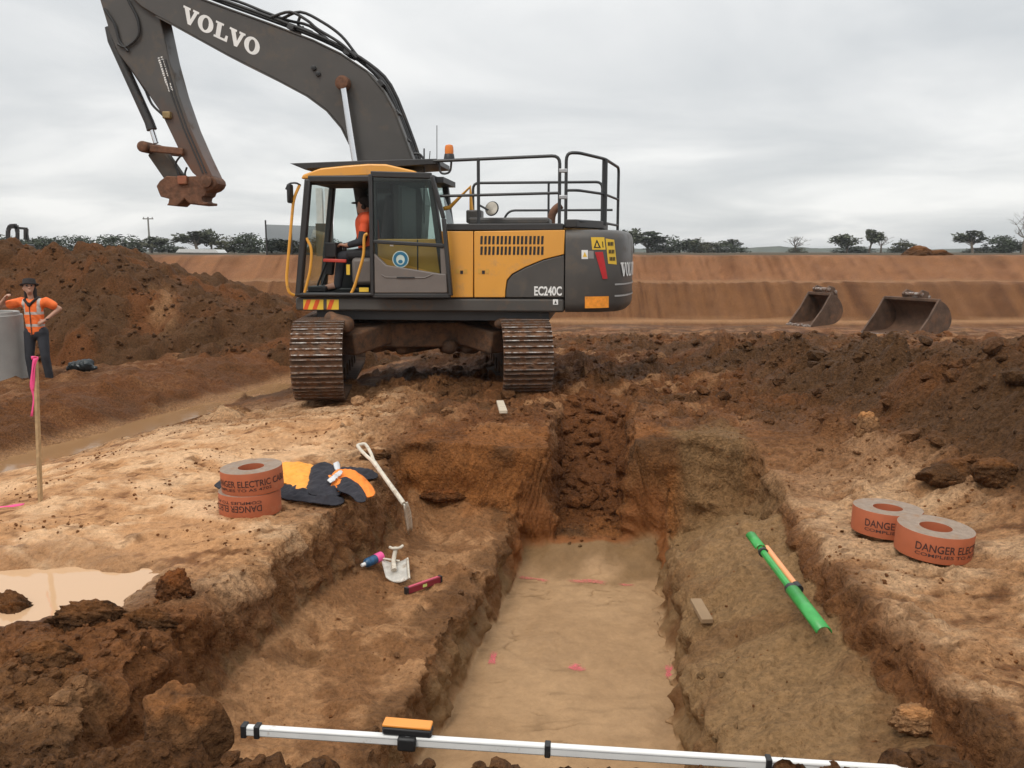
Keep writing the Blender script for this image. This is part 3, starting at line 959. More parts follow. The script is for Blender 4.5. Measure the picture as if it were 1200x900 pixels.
# ================================================================== materials for the machine
GREY = mat('machine_grey', (0.074, 0.068, 0.062), .40, var=.16, vscale=1.6, dirt=.42, dirtcol=(.125, .098, .074), dscale=3)
GREYM = mat('machine_grey_muddy', (0.070, 0.063, 0.056), .5, var=.16, vscale=1.6, dirt=.48, dirtcol=(.15, .088, .05), dscale=3.5)
GREY2 = mat('machine_dark', (0.034, 0.033, 0.033), .5, var=.15, vscale=3, dirt=.25, dirtcol=(.11, .07, .045), dscale=6)
FRAME = mat('cab_frame', (0.028, 0.028, 0.029), .45, var=.12, vscale=3, dirt=.22, dirtcol=(.10, .07, .05), dscale=8)
YEL = mat('machine_yellow', (0.74, 0.345, 0.056), .36, var=.08, vscale=1.2, dirt=.32, dirtcol=(.50, .28, .11), dscale=3.5, coat=.15)
YELD = mat('cab_yellow', (0.62, 0.33, 0.06), .4, var=.06, dirt=.15, dirtcol=(.3, .18, .08))
RAILY = mat('rail_yellow', (0.75, 0.36, 0.05), .4, var=.08, dirt=.2, dirtcol=(.3, .17, .08))
RAIL = mat('rail_grey', (0.030, 0.032, 0.034), .45, var=.1, dirt=.15, dirtcol=(.14, .10, .07))
STEEL = mat('chrome', (0.75, 0.76, 0.78), .18, 1.0, var=.04)
WORN = mat('worn_steel', (0.40, 0.37, 0.34), .35, .8, var=.25, vscale=30, dirt=.86, dirtcol=(.13, .06, .03), dscale=18)
RUST = mat('rusty_steel', (0.15, 0.068, 0.036), .7, .2, var=.35, vscale=14, dirt=.5, dirtcol=(.10, .052, .03), dscale=6, bump=.4, bscale=25)
MUDDY = mat('muddy_steel', (0.085, 0.047, 0.027), .85, 0, var=.35, vscale=9, dirt=.72, dirtcol=(.175, .080, .036), dscale=7, bump=.8, bscale=22)
HOSE = mat('hose_rubber', (0.018, 0.018, 0.019), .55, var=.2, dirt=.3, dirtcol=(.10, .08, .06))
BLACK = mat('black_plastic', (0.016, 0.016, 0.017), .5, var=.15, dirt=.12, dirtcol=(.08, .06, .045))
WHITE = mat('white_print', (0.80, 0.80, 0.78), .5, var=.05, dirt=.10, dirtcol=(.35, .28, .22))
DOORG = mat('door_grey', (0.155, 0.132, 0.118), .5, var=.06, dirt=.12, dirtcol=(.2, .13, .08))
DECALY = mat('decal_yellow', (0.80, 0.52, 0.05), .45, var=.05, dirt=.15, dirtcol=(.3, .2, .1))
DECALO = mat('reflector_orange', (0.85, 0.30, 0.03), .35, var=.15, vscale=20, dirt=.3, dirtcol=(.4, .16, .05), dscale=12)
REDR = mat('reflector_red', (0.50, 0.025, 0.03), .3, var=.12)
PRINTK = mat('black_print', (0.02, 0.02, 0.02), .6, var=.1)
SEATM = mat('seat_fabric', (0.022, 0.022, 0.025), .85, var=.2)


def glass_mat(name, tint, gloss=.12):
    m, nt, b, lk = new_mat(name)
    N = nt.nodes.new
    nt.nodes.remove(b)
    tr = N('ShaderNodeBsdfTransparent'); tr.inputs[0].default_value = (*tint, 1)
    gl = N('ShaderNodeBsdfGlossy'); gl.inputs['Roughness'].default_value = .03; gl.inputs[0].default_value = (.9, .95, .95, 1)
    fr = N('ShaderNodeLayerWeight'); fr.inputs[0].default_value = .25
    md = N('ShaderNodeMath'); md.operation = 'MULTIPLY_ADD'; md.inputs[1].default_value = .45; md.inputs[2].default_value = gloss * .15
    lk.new(fr.outputs['Facing'], md.inputs[0])
    mx = N('ShaderNodeMixShader')
    lk.new(md.outputs[0], mx.inputs[0]); lk.new(tr.outputs[0], mx.inputs[1]); lk.new(gl.outputs[0], mx.inputs[2])
    lk.new(mx.outputs[0], nt.nodes['Material Output'].inputs['Surface'])
    return m


GLASS = glass_mat('cab_glass', (.72, .80, .78))
GLASSD = glass_mat('door_glass', (.60, .68, .64), .2)

# ================================================================== excavator
EX_O = Vector((-1.25, 12.5, 0.0)); EX_A = R(174)
ex = empty('excavator', EX_O, EX_A)
tag(ex, 'yellow and grey crawler excavator with raised boom straddling the trench head', 'excavator')
_ca, _sa = math.cos(EX_A), math.sin(EX_A)


def to_ex(p):
    q = p - EX_O
    return Vector((q.x * _ca + q.y * _sa, -q.x * _sa + q.y * _ca, q.z))


_CO = to_ex(Vector((0, 0, CAM_Z)))


def ex_ray(u, v):
    d = ray(u, v)
    return Vector((d.x * _ca + d.y * _sa, -d.x * _sa + d.y * _ca, d.z))


def EL(u, v, yl=1.36):
    """point of the machine seen at a pixel, on the lengthwise plane yl (machine frame: x ahead, y to its left, z up)"""
    d = ex_ray(u, v)
    return _CO + d * ((yl - _CO.y) / d.y)


def xz(pts, yl):
    return [(EL(u, v, yl).x, EL(u, v, yl).z) for u, v in pts]


# ---- undercarriage: two tracks almost end-on to the camera
TR_A = R(-84.0) - EX_A
car = MB()
ctm = Matrix.Rotation(TR_A, 3, 'Z')
uc = EX_O.copy()
TC = to_ex(Vector((-1.31, 12.56, 0)))


def tl(x, y, z):
    return TC + ctm @ Vector((x, y, z))


for (x0, x1) in ((0.35, 0.95), (-0.95, -0.35)):
    car.box(tl((x0 + x1) / 2, 0, .62), (.46, 2.2, .34), ctm)
car.box(tl(0, 0, .66), (1.3, 1.3, .44), ctm)
for s in (-1, 1):
    car.bar(tl(.7, s * .6, .66), tl(1.25, s * 1.08, .55), .5, .3)
    car.bar(tl(-.7, s * .6, .66), tl(-1.25, s * 1.08, .55), .5, .3)
car.build('undercarriage_frame', MUDDY, ex, True, .03)
ring = MB().lathe([(.60, .86), (.68, .88), (.68, .96), (.62, .97), (.62, 1.06)], 40, (0, 0, 0))
ring.build('slew_ring', GREY2, ex)

# one shoe: plate with three grousers (worn bright on the crests)
sh = MB()
sh.box((0, 0, 0), (.186, .62, .018))
for gx in (-.078, 0, .078):
    sh.cur = 0
    sh.add([(gx - .013, -.31, .009), (gx + .013, -.31, .009), (gx + .006, -.31, .042), (gx - .006, -.31, .042),
            (gx - .013, .31, .009), (gx + .013, .31, .009), (gx + .006, .31, .042), (gx - .006, .31, .042)],
           [(0, 1, 5, 4), (1, 2, 6, 5), (3, 0, 4, 7), (0, 3, 2, 1), (4, 5, 6, 7)])
    sh.cur = 1
    sh.add([(gx - .007, -.312, .0425), (gx + .007, -.312, .0425), (gx + .007, .312, .0425), (gx - .007, .312, .0425)], [(0, 1, 2, 3)])
sh0 = sh.build('track_shoe', [MUDDY, WORN], None, False)
SHOE = sh0.data
bpy.data.objects.remove(sh0)
SHOES = [SHOE]
for sd0 in range(3):                         # the same shoe with clay packed between the grousers
    mbm = MB(); mbm.v, mbm.f, mbm.mi = list(sh.v), list(sh.f), list(sh.mi)
    mbm.cur = 0
    gx0, gy0 = np.meshgrid(np.linspace(-.091, .091, 11), np.linspace(-.312, .312, 25), indexing='ij')
    gz0 = .026 + .022 * fbm(gx0 * 14 + sd0 * 7, gy0 * 9, 3, 500 + sd0)
    gz0[:, 0] = gz0[:, -1] = .0; gz0[0] = gz0[-1] = np.minimum(gz0[0], .012)
    mbm.add([(float(a), float(b), float(c)) for a, b, c in zip(gx0.ravel(), gy0.ravel(), gz0.ravel())],
            [(i * 25 + j, i * 25 + j + 1, i * 25 + 26 + j, i * 25 + 25 + j) for i in range(10) for j in range(24)])
    shm = mbm.build('track_shoe', [MUDDY, WORN], None, False)
    SHOES.append(shm.data); bpy.data.objects.remove(shm)
rT, hc, zc = .455, 1.73, .395
per = 4 * hc + 2 * math.pi * rT
NS = 50
for side in (1, -1):
    tr = MB()
    prof = []
    for k in range(13):
        a = -math.pi / 2 + math.pi * k / 12
        prof.append((hc - .05 + .34 * math.cos(a), zc + .34 * math.sin(a)))
    for k in range(13):
        a = math.pi / 2 + math.pi * k / 12
        prof.append((-hc + .05 + .34 * math.cos(a), zc + .34 * math.sin(a)))
    tr.prism(prof, -.17, .17)
    for sx_ in (-1, 1):
        tr.lathe([(.10, -.22), (.345, -.2), (.36, -.1), (.36, .1), (.345, .2), (.10, .22)], 22, (sx_ * hc, 0, zc), 'y')
    for k in range(7):
        tr.lathe([(.05, -.2), (.09, -.19), (.09, .19), (.05, .2)], 12, (-1.35 + k * .45, 0, .05), 'y')
    t_o = tr.build('track', MUDDY, ex)
    t_o.location = tl(0, side * 1.295, 0); t_o.rotation_euler = (0, 0, TR_A)
    for i in range(NS):
        s = per * (i + .3) / NS
        if s < 2 * hc: x, z, a = -hc + s, zc - rT, math.pi
        elif s < 2 * hc + math.pi * rT:
            t = (s - 2 * hc) / rT; x, z, a = hc + rT * math.sin(t), zc - rT * math.cos(t), math.pi - t
        elif s < 4 * hc + math.pi * rT: x, z, a = hc - (s - 2 * hc - math.pi * rT), zc + rT, 0
        else:
            t = (s - 4 * hc - math.pi * rT) / rT; x, z, a = -hc - rT * math.sin(t), zc + rT * math.cos(t), -t
        o = bpy.data.objects.new('track_shoe', rnd.choice(SHOES)); COL.objects.link(o); o.parent = t_o
        o.location = (x, 0, z); o.rotation_euler = (0, a, 0)
# mud caked between the tracks
md_ = []
for k in range(26):
    t = rnd.random()
    md_.append((tl(rnd.uniform(-.9, 1.0), rnd.uniform(-.95, .95), rnd.uniform(.40, .52)), tl(rnd.uniform(-.3, 1.0), rnd.uniform(-.9, .9), rnd.uniform(.40, .5)), rnd.uniform(.05, .12), rnd.uniform(.04, .1)))
for s in (-1, 1):
    for k in range(10):
        x = rnd.uniform(.2, 1.7)
        md_.append((tl(x, s * 1.0, .82), tl(x - .3, s * 1.2, .9), rnd.uniform(.05, .12), rnd.uniform(.05, .1)))
mo = fused('caked_mud', md_, MUDDY, ex, .035, 2)

# ---- upper structure
SY = 1.34
zb0, zt0 = EL(500, 365, SY).z, EL(500, 349.5, SY).z
xf, xb = EL(346, 355, SY).x, EL(661, 355, SY).x
fr = MB().box2((xf, -SY, zb0), (xb, SY, zt0))
main_fr = fr.build('main_frame', GREYM, ex, True, .025)
MB().box2((xf - .25, -SY + .12, zb0 - .12), (xb + .2, SY - .12, zb0 - .003)).build('belly_plate', GREY2, ex)
hz = EL(600, 270, SY).z
xh = EL(524, 300, SY).x
MB().box2((xh, -SY + .04, zt0 + .003), (xb, SY - .05, hz - .006)).build('engine_bay', GREY2, ex)
# right-hand side tank and tool box
MB().box2((xh + .1, -SY, zt0 + .003), (xf - .55, -.55, hz - .12)).build('fuel_tank', YELD, ex, True, .04)
# walkway deck
dz1 = EL(590, 262, SY).z
MB().box2((EL(520, 265, SY).x, -SY + .05, hz), (EL(660, 265, SY).x, SY + .01, dz1)).build('walkway', GREY2, ex, True, .012)
MB().box2((EL(540, 272, SY).x, -.6, dz1 + .002), (EL(640, 272, SY).x, .75, dz1 + .10)).build('engine_hood', GREY, ex, True, .03)


def side_panel(name, pts, m, y1=SY + .012, th=.05, parent=ex, bevel=.008):
    return MB().prism(xz(pts, y1), y1 - th, y1).build(name, m, parent, True, bevel)


p_a = side_panel('side_panel', [(516, 271), (554.4, 271), (554.4, 348.5), (524, 348.5)], YEL)
p_b = side_panel('side_panel', [(555.6, 271), (662, 269.5), (661, 298), (637, 304), (615, 313), (600, 321), (594, 328), (592, 341), (592, 348.5), (555.6, 348.5)], YEL)
p_c = side_panel('side_panel', [(661, 299), (661, 348.5), (593, 348.5), (593, 341), (595, 329), (601, 322), (615.5, 314), (637, 305)], GREY, SY + .006)
p_c['label'] = 'dark grey lower panel with the model lettering'
PY = SY + .012
for row in (0, 1):
    for g in range(4):
        for k in range(4):
            u = 563.2 + g * 19.1 + k * 4.65
            v0 = 276.5 + row * 12.3
            pts = [(u, v0), (u + 2.7, v0), (u + 2.2, v0 + 9.8), (u - .5, v0 + 9.8)]
            MB().prism(xz(pts, PY), PY - .02, PY + .003).build('vent_slot', BLACK, p_b, False)
for u, pp in ((541, p_a), (566.5, p_b)):
    for du in (-4.5, 4.5):
        MB().prism(xz([(u + du - 2, 315), (u + du + 2, 315), (u + du + 2, 320.5), (u + du - 2, 320.5)], PY), PY - .01, PY + .004).build('latch', YELD, pp, False)
    MB().prism(xz([(u - 1.6, 317), (u + 1.6, 317), (u + 1.6, 321), (u - 1.6, 321)], PY), PY - .01, PY + .007).build('latch_knob', BLACK, pp, False)


def flat_text(body, u0, v0, u1, v1, yl, m, parent, name='lettering', bold=0.0, rot=None):
    """print on a lengthwise plane, filling the pixel box"""
    a, b = EL(u0, v1, yl), EL(u1, v0, yl)
    w, h = abs(b.x - a.x), b.z - a.z
    vs, fs = text_geo(body, w, h, bold)
    mb = MB().add([(a.x - p[0], yl, a.z + p[1]) for p in vs], fs)
    return mb.build(name, m, parent, False, fix=False)


flat_text('EC240C', 626, 335.5, 658.5, 346.5, SY + .009, WHITE, p_c, bold=.03)
MB().prism(xz([(648, 350.8), (654, 350.8), (654, 357), (648, 357)], SY), SY - .01, SY + .004).build('decal', WHITE, main_fr, False)
MB().prism(xz([(649.5, 356), (652.5, 356), (651, 352)], SY + .005), SY - .01, SY + .006).build('decal_symbol', PRINTK, main_fr, False)

# hazard strips on the frame front
for (u0, u1) in ((355.5, 379), (383, 397)):
    st = MB().prism(xz([(u0, 351), (u1, 351), (u1, 362.8), (u0, 362.8)], SY), SY - .01, SY + .004).build('hazard_strip', DECALY, main_fr, False)
    u = u0
    while u < u1 - 5:
        MB().prism(xz([(u + 4, 351.2), (min(u + 9, u1), 351.2), (u + 5, 362.6), (u, 362.6)], SY + .004), SY, SY + .007).build('hazard_stripe', mat('hazard_red', (.75, .10, .02), .4, var=.1, dirt=.2), st, False)
        u += 10.5

# ---- counterweight: rounded in plan
cx0 = xb - .012
plan = [(cx0, -1.36)]
RC = .52
for k in range(9):
    a = -math.pi / 2 - k * (math.pi / 2 - .28) / 8
    plan.append((-2.34 + RC * math.cos(a) * 1.0, -1.36 + RC + RC * math.sin(a)))
rear = [plan[-1]]
ymax = plan[-1][1]
for k in range(1, 10):
    y = ymax + (-2 * ymax) * k / 10
    plan.append((plan[9][0] - .13 * (1 - (y / ymax) ** 2), y))
for k in range(9):
    p = plan[9 - k]
    plan.append((p[0], -p[1]))
plan.append((cx0, 1.36))
zc0, zc1 = EL(680, 366, SY).z, EL(680, 269, SY).z
lev = [(zc0, .07), (zc0 + .05, .02), (zc0 + .12, 0), (zc1 - .12, 0), (zc1 - .05, .02), (zc1 - .012, .06), (zc1, .11)]
cwb = MB(); n = len(plan)
cen = Vector((-2.1, 0))
rings = []
for z, ins in lev:
    rr_ = []
    for i, p in enumerate(plan):
        a, b = Vector(plan[i - 1]), Vector(plan[(i + 1) % n])
        t = (b - a).normalized(); nr = Vector((t.y, -t.x))
        if nr.dot(Vector(p) - cen) < 0: nr = -nr
        q = Vector(p) - nr * ins
        if i in (0, n - 1): q = Vector((p[0], p[1] - math.copysign(ins, p[1])))
        rr_.append((q.x, q.y, z))
    rings.append(rr_)
cwb.v = [q for r_ in rings for q in r_]
cwb.f = [(i * n + k, i * n + (k + 1) % n, (i + 1) * n + (k + 1) % n, (i + 1) * n + k) for i in range(len(lev) - 1) for k in range(n)]
cwb.f += [tuple(range(n - 1, -1, -1)), tuple(range((len(lev) - 1) * n, len(lev) * n))]
cwb.mi = [0] * len(cwb.f)
cw = cwb.build('counterweight', GREY, ex)

# arc-length run round the counterweight, from the left front corner to the rear
run = [Vector(p) for p in plan[::-1]]
run_s = [0.0]
for a, b in zip(run, run[1:]): run_s.append(run_s[-1] + (b - a).length)


def cw_at(s, off=.004):
    for i in range(len(run) - 1):
        if s <= run_s[i + 1] or i == len(run) - 2:
            a, b = run[i], run[i + 1]
            t = (s - run_s[i]) / (run_s[i + 1] - run_s[i])
            d = (b - a).normalized(); nr = Vector((d.y, -d.x))
            if nr.dot(a - cen) < 0: nr = -nr
            return a + (b - a) * t + nr * off


def cw_s(u, v):
    """position along the run (and height) of the counterweight's skin seen at a pixel"""
    d = ex_ray(u, v); best = None
    for i in range(len(run) - 1):
        a, b = run[i], run[i + 1]
        e_ = b - a
        den = d.x * e_.y - d.y * e_.x
        if abs(den) < 1e-9: continue
        w = Vector((a.x - _CO.x, a.y - _CO.y))
        t = (w.x * e_.y - w.y * e_.x) / den
        k = (w.x * d.y - w.y * d.x) / den
        if t > 0 and -.001 <= k <= 1.001 and (best is None or t < best[0]):
            best = (t, run_s[i] + k * (run_s[i + 1] - run_s[i]))
    if best is None: return None
    return best[1], _CO.z + d.z * best[0]


def cw_patch(name, quad, m, parent=cw, off=.004, nu=6):
    """sticker: pixel corners (top left, top right, bottom right, bottom left)"""
    c = [cw_s(*q) for q in quad]
    mb = MB(); vs = []
    for j in range(2):
        for i in range(nu + 1):
            t = i / nu
            top = (c[0][0] * (1 - t) + c[1][0] * t, c[0][1] * (1 - t) + c[1][1] * t)
            bot = (c[3][0] * (1 - t) + c[2][0] * t, c[3][1] * (1 - t) + c[2][1] * t)
            s_, z_ = top if j == 0 else bot
            p = cw_at(s_, off)
            vs.append((p.x, p.y, z_))
    mb.add(vs, [(i, i + 1, nu + 2 + i, nu + 1 + i) for i in range(nu)])
    return mb.build(name, m, parent, True, fix=False)


cw_patch('warning_decal', [(692.5, 278), (708, 278), (709.5, 292.5), (694, 292.5)], DECALY)
cw_patch('decal_symbol', [(699, 281), (699.6, 281), (704, 290.5), (695.5, 290.5)], PRINTK, off=.007)
cw_patch('decal_symbol', [(699, 284.5), (699.6, 284.5), (701.6, 289.3), (697.6, 289.3)], DECALY, off=.009)
cw_patch('decal_symbol', [(705.3, 283), (706.3, 283), (707, 290), (706, 290)], PRINTK, off=.007)
wd = cw_patch('warning_decal', [(709.5, 279.5), (719.5, 281), (722.5, 310), (712.5, 309)], DECALY)
for j, w_ in enumerate(('KEEP', 'CLEAR', 'REAR')):
    pass
for (u0, v0, u1, v1) in ((712, 283.5, 718.8, 288), (713, 292.5, 720, 297), (714, 301, 721, 305.5)):
    for k in range(4):
        a = u0 + (u1 - u0) * k / 4
        cw_patch('decal_symbol', [(a, v0), (a + 1.2, v0 + .1), (a + 1.3, v1), (a + .1, v1)], PRINTK, off=.007, nu=2)
cw_patch('decal', [(681.5, 293), (689, 293), (689, 303.5), (681.5, 303.5)], WHITE)
cw_patch('decal_symbol', [(685, 295.5), (685.4, 295.5), (688, 301), (683, 301)], DECALY, off=.007)
cw_patch('decal_symbol', [(689.5, 294), (695.5, 294), (696, 303), (689.5, 303)], mat('decal_grey', (.25, .24, .23), .5), off=.004)
cw_patch('reflector', [(697, 295.5), (706, 295), (711.5, 326.5), (706, 327)], REDR, off=.012)
cw_patch('reflector', [(685.5, 347.5), (713, 347), (713, 360.5), (685.5, 361.2)], DECALO, off=.006)
# pale grooves and the maker's name round the back
zg = cw_s(735, 333)[1]
for (z_, h_) in ((zg, .022), (cw_s(735, 346)[1], .022)):
    vs = []
    s0 = cw_s(720, 333)[0]
    for i in range(45):
        p = cw_at(s0 + i * .05, .010)
        vs += [(p.x, p.y, z_), (p.x, p.y, z_ + h_)]
    MB().add(vs, [(2 * i, 2 * i + 2, 2 * i + 3, 2 * i + 1) for i in range(44)]).build('trim_strip', mat('trim_silver', (.42, .42, .41), .4, .3), cw, True, fix=False)
s0, z0 = cw_s(726, 324)
lt = MB()
for vs, fs in slab_word():
    pts = []
    for (x, y) in vs:
        p = cw_at(s0 + x * .185, .012)
        pts.append((p.x, p.y, z0 + y * .18))
    lt.add(pts, fs)
lt.build('lettering', WHITE, cw, False, fix=False)

# ---- rear platform and handrails
pl_pts = [EL(662, 258, 1.30), EL(676, 258, 1.30), EL(709, 260, .45), EL(724, 264, -.8)]
z_p = EL(664, 257, 1.30).z
poly = [(pl_pts[0].x, 1.30), (pl_pts[1].x, 1.30), (-2.55, .62), (-2.62, -.62), (pl_pts[1].x, -1.30), (pl_pts[0].x, -1.30)]
MB().slab(poly, z_p - .10, z_p).build('platform', GREY2, ex, True, .01)
MB().slab([(p[0] * .97, p[1] * .9) for p in poly], zc1 - .004, z_p - .102).build('platform_base', YELD, ex, True)


def rail(pts, r=.021, m=RAIL, name='handrail', sm=True):
    P = [Vector(p) for p in pts]
    if sm and len(P) > 2:                      # round the corners
        out = [P[0]]
        for a, b, c in zip(P, P[1:], P[2:]):
            d1 = min(.10, (b - a).length * .45); d2 = min(.10, (c - b).length * .45)
            p1 = b + (a - b).normalized() * d1; p2 = b + (c - b).normalized() * d2
            for k in range(5):
                t = k / 4
                out.append(p1 * (1 - t) ** 2 + b * 2 * t * (1 - t) + p2 * t * t)
        out.append(P[-1]); P = out
    return MB().tube(P, r, 8).build(name, m, ex)


NY = 1.27
zr1 = EL(590, 185, NY).z; zr2 = EL(590, 227.5, NY).z
xa, xe = EL(508, 188, NY).x, EL(656, 190, NY).x
rail([(xa, NY, zr1 - .03), (xe, NY, zr1 + .02), (xe, NY, dz1 - .1)])
rail([(EL(513, 230, NY).x, NY, zr2 - .02), (xe, NY, zr2 + .01)], .018)
rail([(EL(560.5, 188, NY).x, NY, zr1), (EL(560.5, 188, NY).x, NY, dz1 - .05)])
FY = -1.22
zf1 = EL(610, 214, FY).z; zf3 = EL(620, 246.5, FY).z
rail([(EL(554.5, 244, FY).x, FY, dz1), (EL(554.5, 244, FY).x, FY, zf1), (EL(706, 212, FY).x, FY, zf1), (EL(706, 212, FY).x, FY, z_p - .05)])
rail([(EL(566, 257, FY).x, FY, dz1 + .03), (EL(586, 257, FY).x, FY, dz1 + .03), (EL(596, 248, FY).x, FY, zf3), (EL(718, 245, FY).x, FY, zf3)], .018)
rail([(EL(643, 214, FY).x, FY, zf1), (EL(643, 214, FY).x, FY, dz1)], .018)
# rear guard: side, diagonal corner, back
xr0 = EL(663.5, 200, 1.27).x
zrr = EL(674, 179, 1.27).z
c1 = Vector((EL(678, 179, 1.27).x, 1.27, zrr)); c2 = EL(709, 189, .50); c3 = EL(725, 200, -.72)
c2.z = zrr; c3.z = zrr
b0 = Vector((xr0, 1.27, zrr))
rail([(xr0, 1.27, z_p - .1), b0, c1, c2, c3, (c3.x, c3.y, z_p - .1)])
zm = EL(672, 223, 1.27).z
rail([(xr0, 1.27, zm), (c1.x, 1.27, zm), (c2.x, c2.y, zm), (c3.x, c3.y, zm)], .018)
rail([(xr0, 1.27, zm - .38), (c1.x, 1.27, zm - .38), (c2.x, c2.y, zm - .38), (c3.x, c3.y, zm - .38)], .018)
rail([(c2.x, c2.y, zrr), (c2.x, c2.y, z_p - .05)], .038)
for v in (200, 231):
    MB().bar(EL(655, v, 1.27), EL(665, v, 1.27), .05, .05).build('rail_clamp', mat('zinc', (.45, .46, .47), .4, .7), ex, True, .008)
rail([EL(518, 245, .8), EL(527, 243, .8), EL(551, 219, .8), EL(552.5, 246, .8)], .028, RAILY, 'grab_rail', False)
MB().box2(EL(546, 246, .5), EL(567, 262, .25)).build('air_box', GREY, ex, True, .02)
mp_ = EL(576.5, 244.5, .85)
mb = MB(); mb.lathe([(.01, -.03), (.085, -.025), (.10, 0), (.095, .012)], 20, (0, 0, 0), 'y')
mo_ = mb.build('round_mirror', BLACK, ex); mo_.location = mp_; mo_.rotation_euler = (R(12), 0, R(-18))
MB().lathe([(.001, .014), (.088, .0145), (.088, .0165), (.001, .017)], 20, (0, 0, 0), 'y').build('mirror_face', mat('mirror_face', (.62, .55, .45), .15, .8, var=.2), mo_)
rail([EL(561, 240, .85), EL(572, 246, .85)], .014)
MB().tube(smooth_path([EL(646, 262, 0), EL(647, 252, 0), EL(651, 245, 0), EL(658, 240, 0)]), .055, 12).build('exhaust_pipe', RUST, ex)

# ---- cab
CY0, CY1 = .36, 1.36
A0, A1 = EL(350.5, 345, CY1), EL(361.5, 210, CY1)
C0, C1 = EL(523, 345, CY1), EL(505, 209, CY1)
zfl, zrf = A0.z, A1.z


def far_(p, y=CY0): return Vector((p.x, y, p.z))


cab = MB()
for p, q in ((A0, A1), (C0, C1)):
    cab.bar(p, q, .085, .10, (0, 1, 0)); cab.bar(far_(p), far_(q), .085, .10, (0, 1, 0))
cab.bar(A1, C1, .09, .09); cab.bar(far_(A1), far_(C1), .09, .09)
cab.bar(A0 + Vector((.05, 0, 0)), C0, .10, .05); cab.bar(far_(A0), far_(C0), .10, .09)
cab.bar(A1, far_(A1), .09, .09); cab.bar(A0, far_(A0), .09, .07); cab.bar(C1, far_(C1), .09, .09)
B0, B1 = EL(440, 345, CY1 - .02), EL(438, 209, CY1 - .02)
cab.bar(B0, B1, .07, .09, (0, 1, 0))
cab.bar(far_(EL(462, 345, CY1)), far_(EL(462, 209, CY1)), .05, .12, (0, 1, 0))
cab_o = cab.build('cab_frame', FRAME, ex, True, .02)
MB().box2((C0.x, CY0, zt0 + .003), (A0.x, CY1 - .05, zfl - .02)).build('cab_floor', BLACK, cab_o)
MB().box2((C0.x - .02, CY0 + .06, zfl), (C0.x + .05, CY1 - .06, EL(500, 283, CY1).z)).build('cab_rear_wall', BLACK, cab_o)
MB().box2((C0.x, CY0 - .02, zt0 + .004), (EL(372, 300, CY1).x, CY0 + .03, EL(430, 303, CY1).z)).build('cab_side_wall', BLACK, cab_o)
MB().box2((C0.x + .03, CY0 + .04, zrf - .05), (A1.x - .05, CY1 - .06, zrf + .02)).build('headliner', BLACK, cab_o)
MB().box2((EL(470, 300, CY1).x, CY0 + .05, zfl), (EL(462, 300, CY1).x + .02, CY1 - .1, EL(470, 216, CY1).z)).build('rear_bulkhead', BLACK, cab_o)
# yellow lower flank behind the open door
yb = [(442, 280), (520, 280), (525, 346), (442, 346)]
MB().prism(xz(yb, CY1 - .01), CY1 - .05, CY1 - .01).build('cab_flank', YELD, cab_o, True, .01)
MB().prism(xz([(488.5, 281), (490, 281), (490.5, 345), (489, 345)], CY1 - .008), CY1 - .03, CY1 - .006).build('seam', BLACK, cab_o, False)
# roof
roofp = [(352.5, 209.5), (355, 204.5), (376, 197), (405, 194), (431, 192), (452, 192.3), (485, 200), (492, 204), (492, 208), (431, 206), (362, 210)]
MB().prism(xz(roofp, CY1 + .02), CY0 - .05, CY1 + .03).build('cab_roof', YEL, ex, True, .03, 3)
MB().prism(xz([(340, 191.5), (420, 188.5), (512, 186), (512, 192.5), (470, 195), (365, 197.5), (358, 199)], CY1 - .1), CY0 - .02, CY1 - .08).build('roof_guard', FRAME, ex, True, .008)
MB().bar(EL(365, 214, CY1 - .08), EL(432, 211.5, CY1 - .08), .05, .06).build('roof_lining', BLACK, cab_o)


def pane(pts4, m=GLASS, parent=cab_o, name='window_pane', th=0):
    return MB().add([Vector(q) for q in pts4], [(0, 1, 2, 3)]).build(name, m, parent, False)


pane([A0 + Vector((0, -.06, .06)), A1 + Vector((0, -.06, -.04)), far_(A1) + Vector((0, .06, -.04)), far_(A0) + Vector((0, .06, .06))])
fq = [EL(362, 300, CY1), EL(365, 215, CY1), EL(460, 213, CY1), EL(460, 300, CY1)]
pane([far_(q) for q in fq])
fq = [EL(466, 281, CY1), EL(466, 213, CY1), EL(502, 213, CY1), EL(512, 281, CY1)]
pane([far_(q) for q in fq])
pane([q + Vector((0, -.03, 0)) for q in fq])
pane([C1 + Vector((0, -.08, -.06)), far_(C1) + Vector((0, .08, -.06)), Vector((C0.x - .01, CY0 + .08, EL(500, 283, CY1).z)), Vector((C0.x - .01, CY1 - .08, EL(500, 283, CY1).z))])
# open door folded back along the cab side
DY = 1.50
door_pts = [(434.5, 204), (506, 206), (520, 256), (528.5, 346.5), (437, 346.5)]
dp = [EL(u, v, DY) for u, v in door_pts]
df = MB()
for a, b, w in ((0, 1, .075), (1, 2, .07), (2, 3, .085), (3, 4, .06), (4, 0, .07)):
    df.bar(dp[a], dp[b], .05, w, (0, 1, 0) if a in (1, 2, 4) else (0, 0, 1))
df.bar(EL(438, 283, DY), EL(521, 288, DY), .06, .05)
door = df.build('door', FRAME, ex, True, .012)
lowp = [(439, 297), (453, 310.5), (515, 320.5), (523.5, 321), (525, 343.5), (439.5, 343.5)]
MB().prism(xz(lowp, DY), DY - .06, DY + .03).build('door_panel', DOORG, door, True, .015, 3)
MB().prism(xz([(521, 291), (524.5, 321), (517, 321), (516, 291)], DY), DY - .03, DY + .012).build('door_latch_plate', DOORG, door, True, .005)
MB().bar(EL(465, 325.3, DY + .035), EL(486, 325.3, DY + .035), .02, .018).build('door_handle', BLACK, door, True, .004)
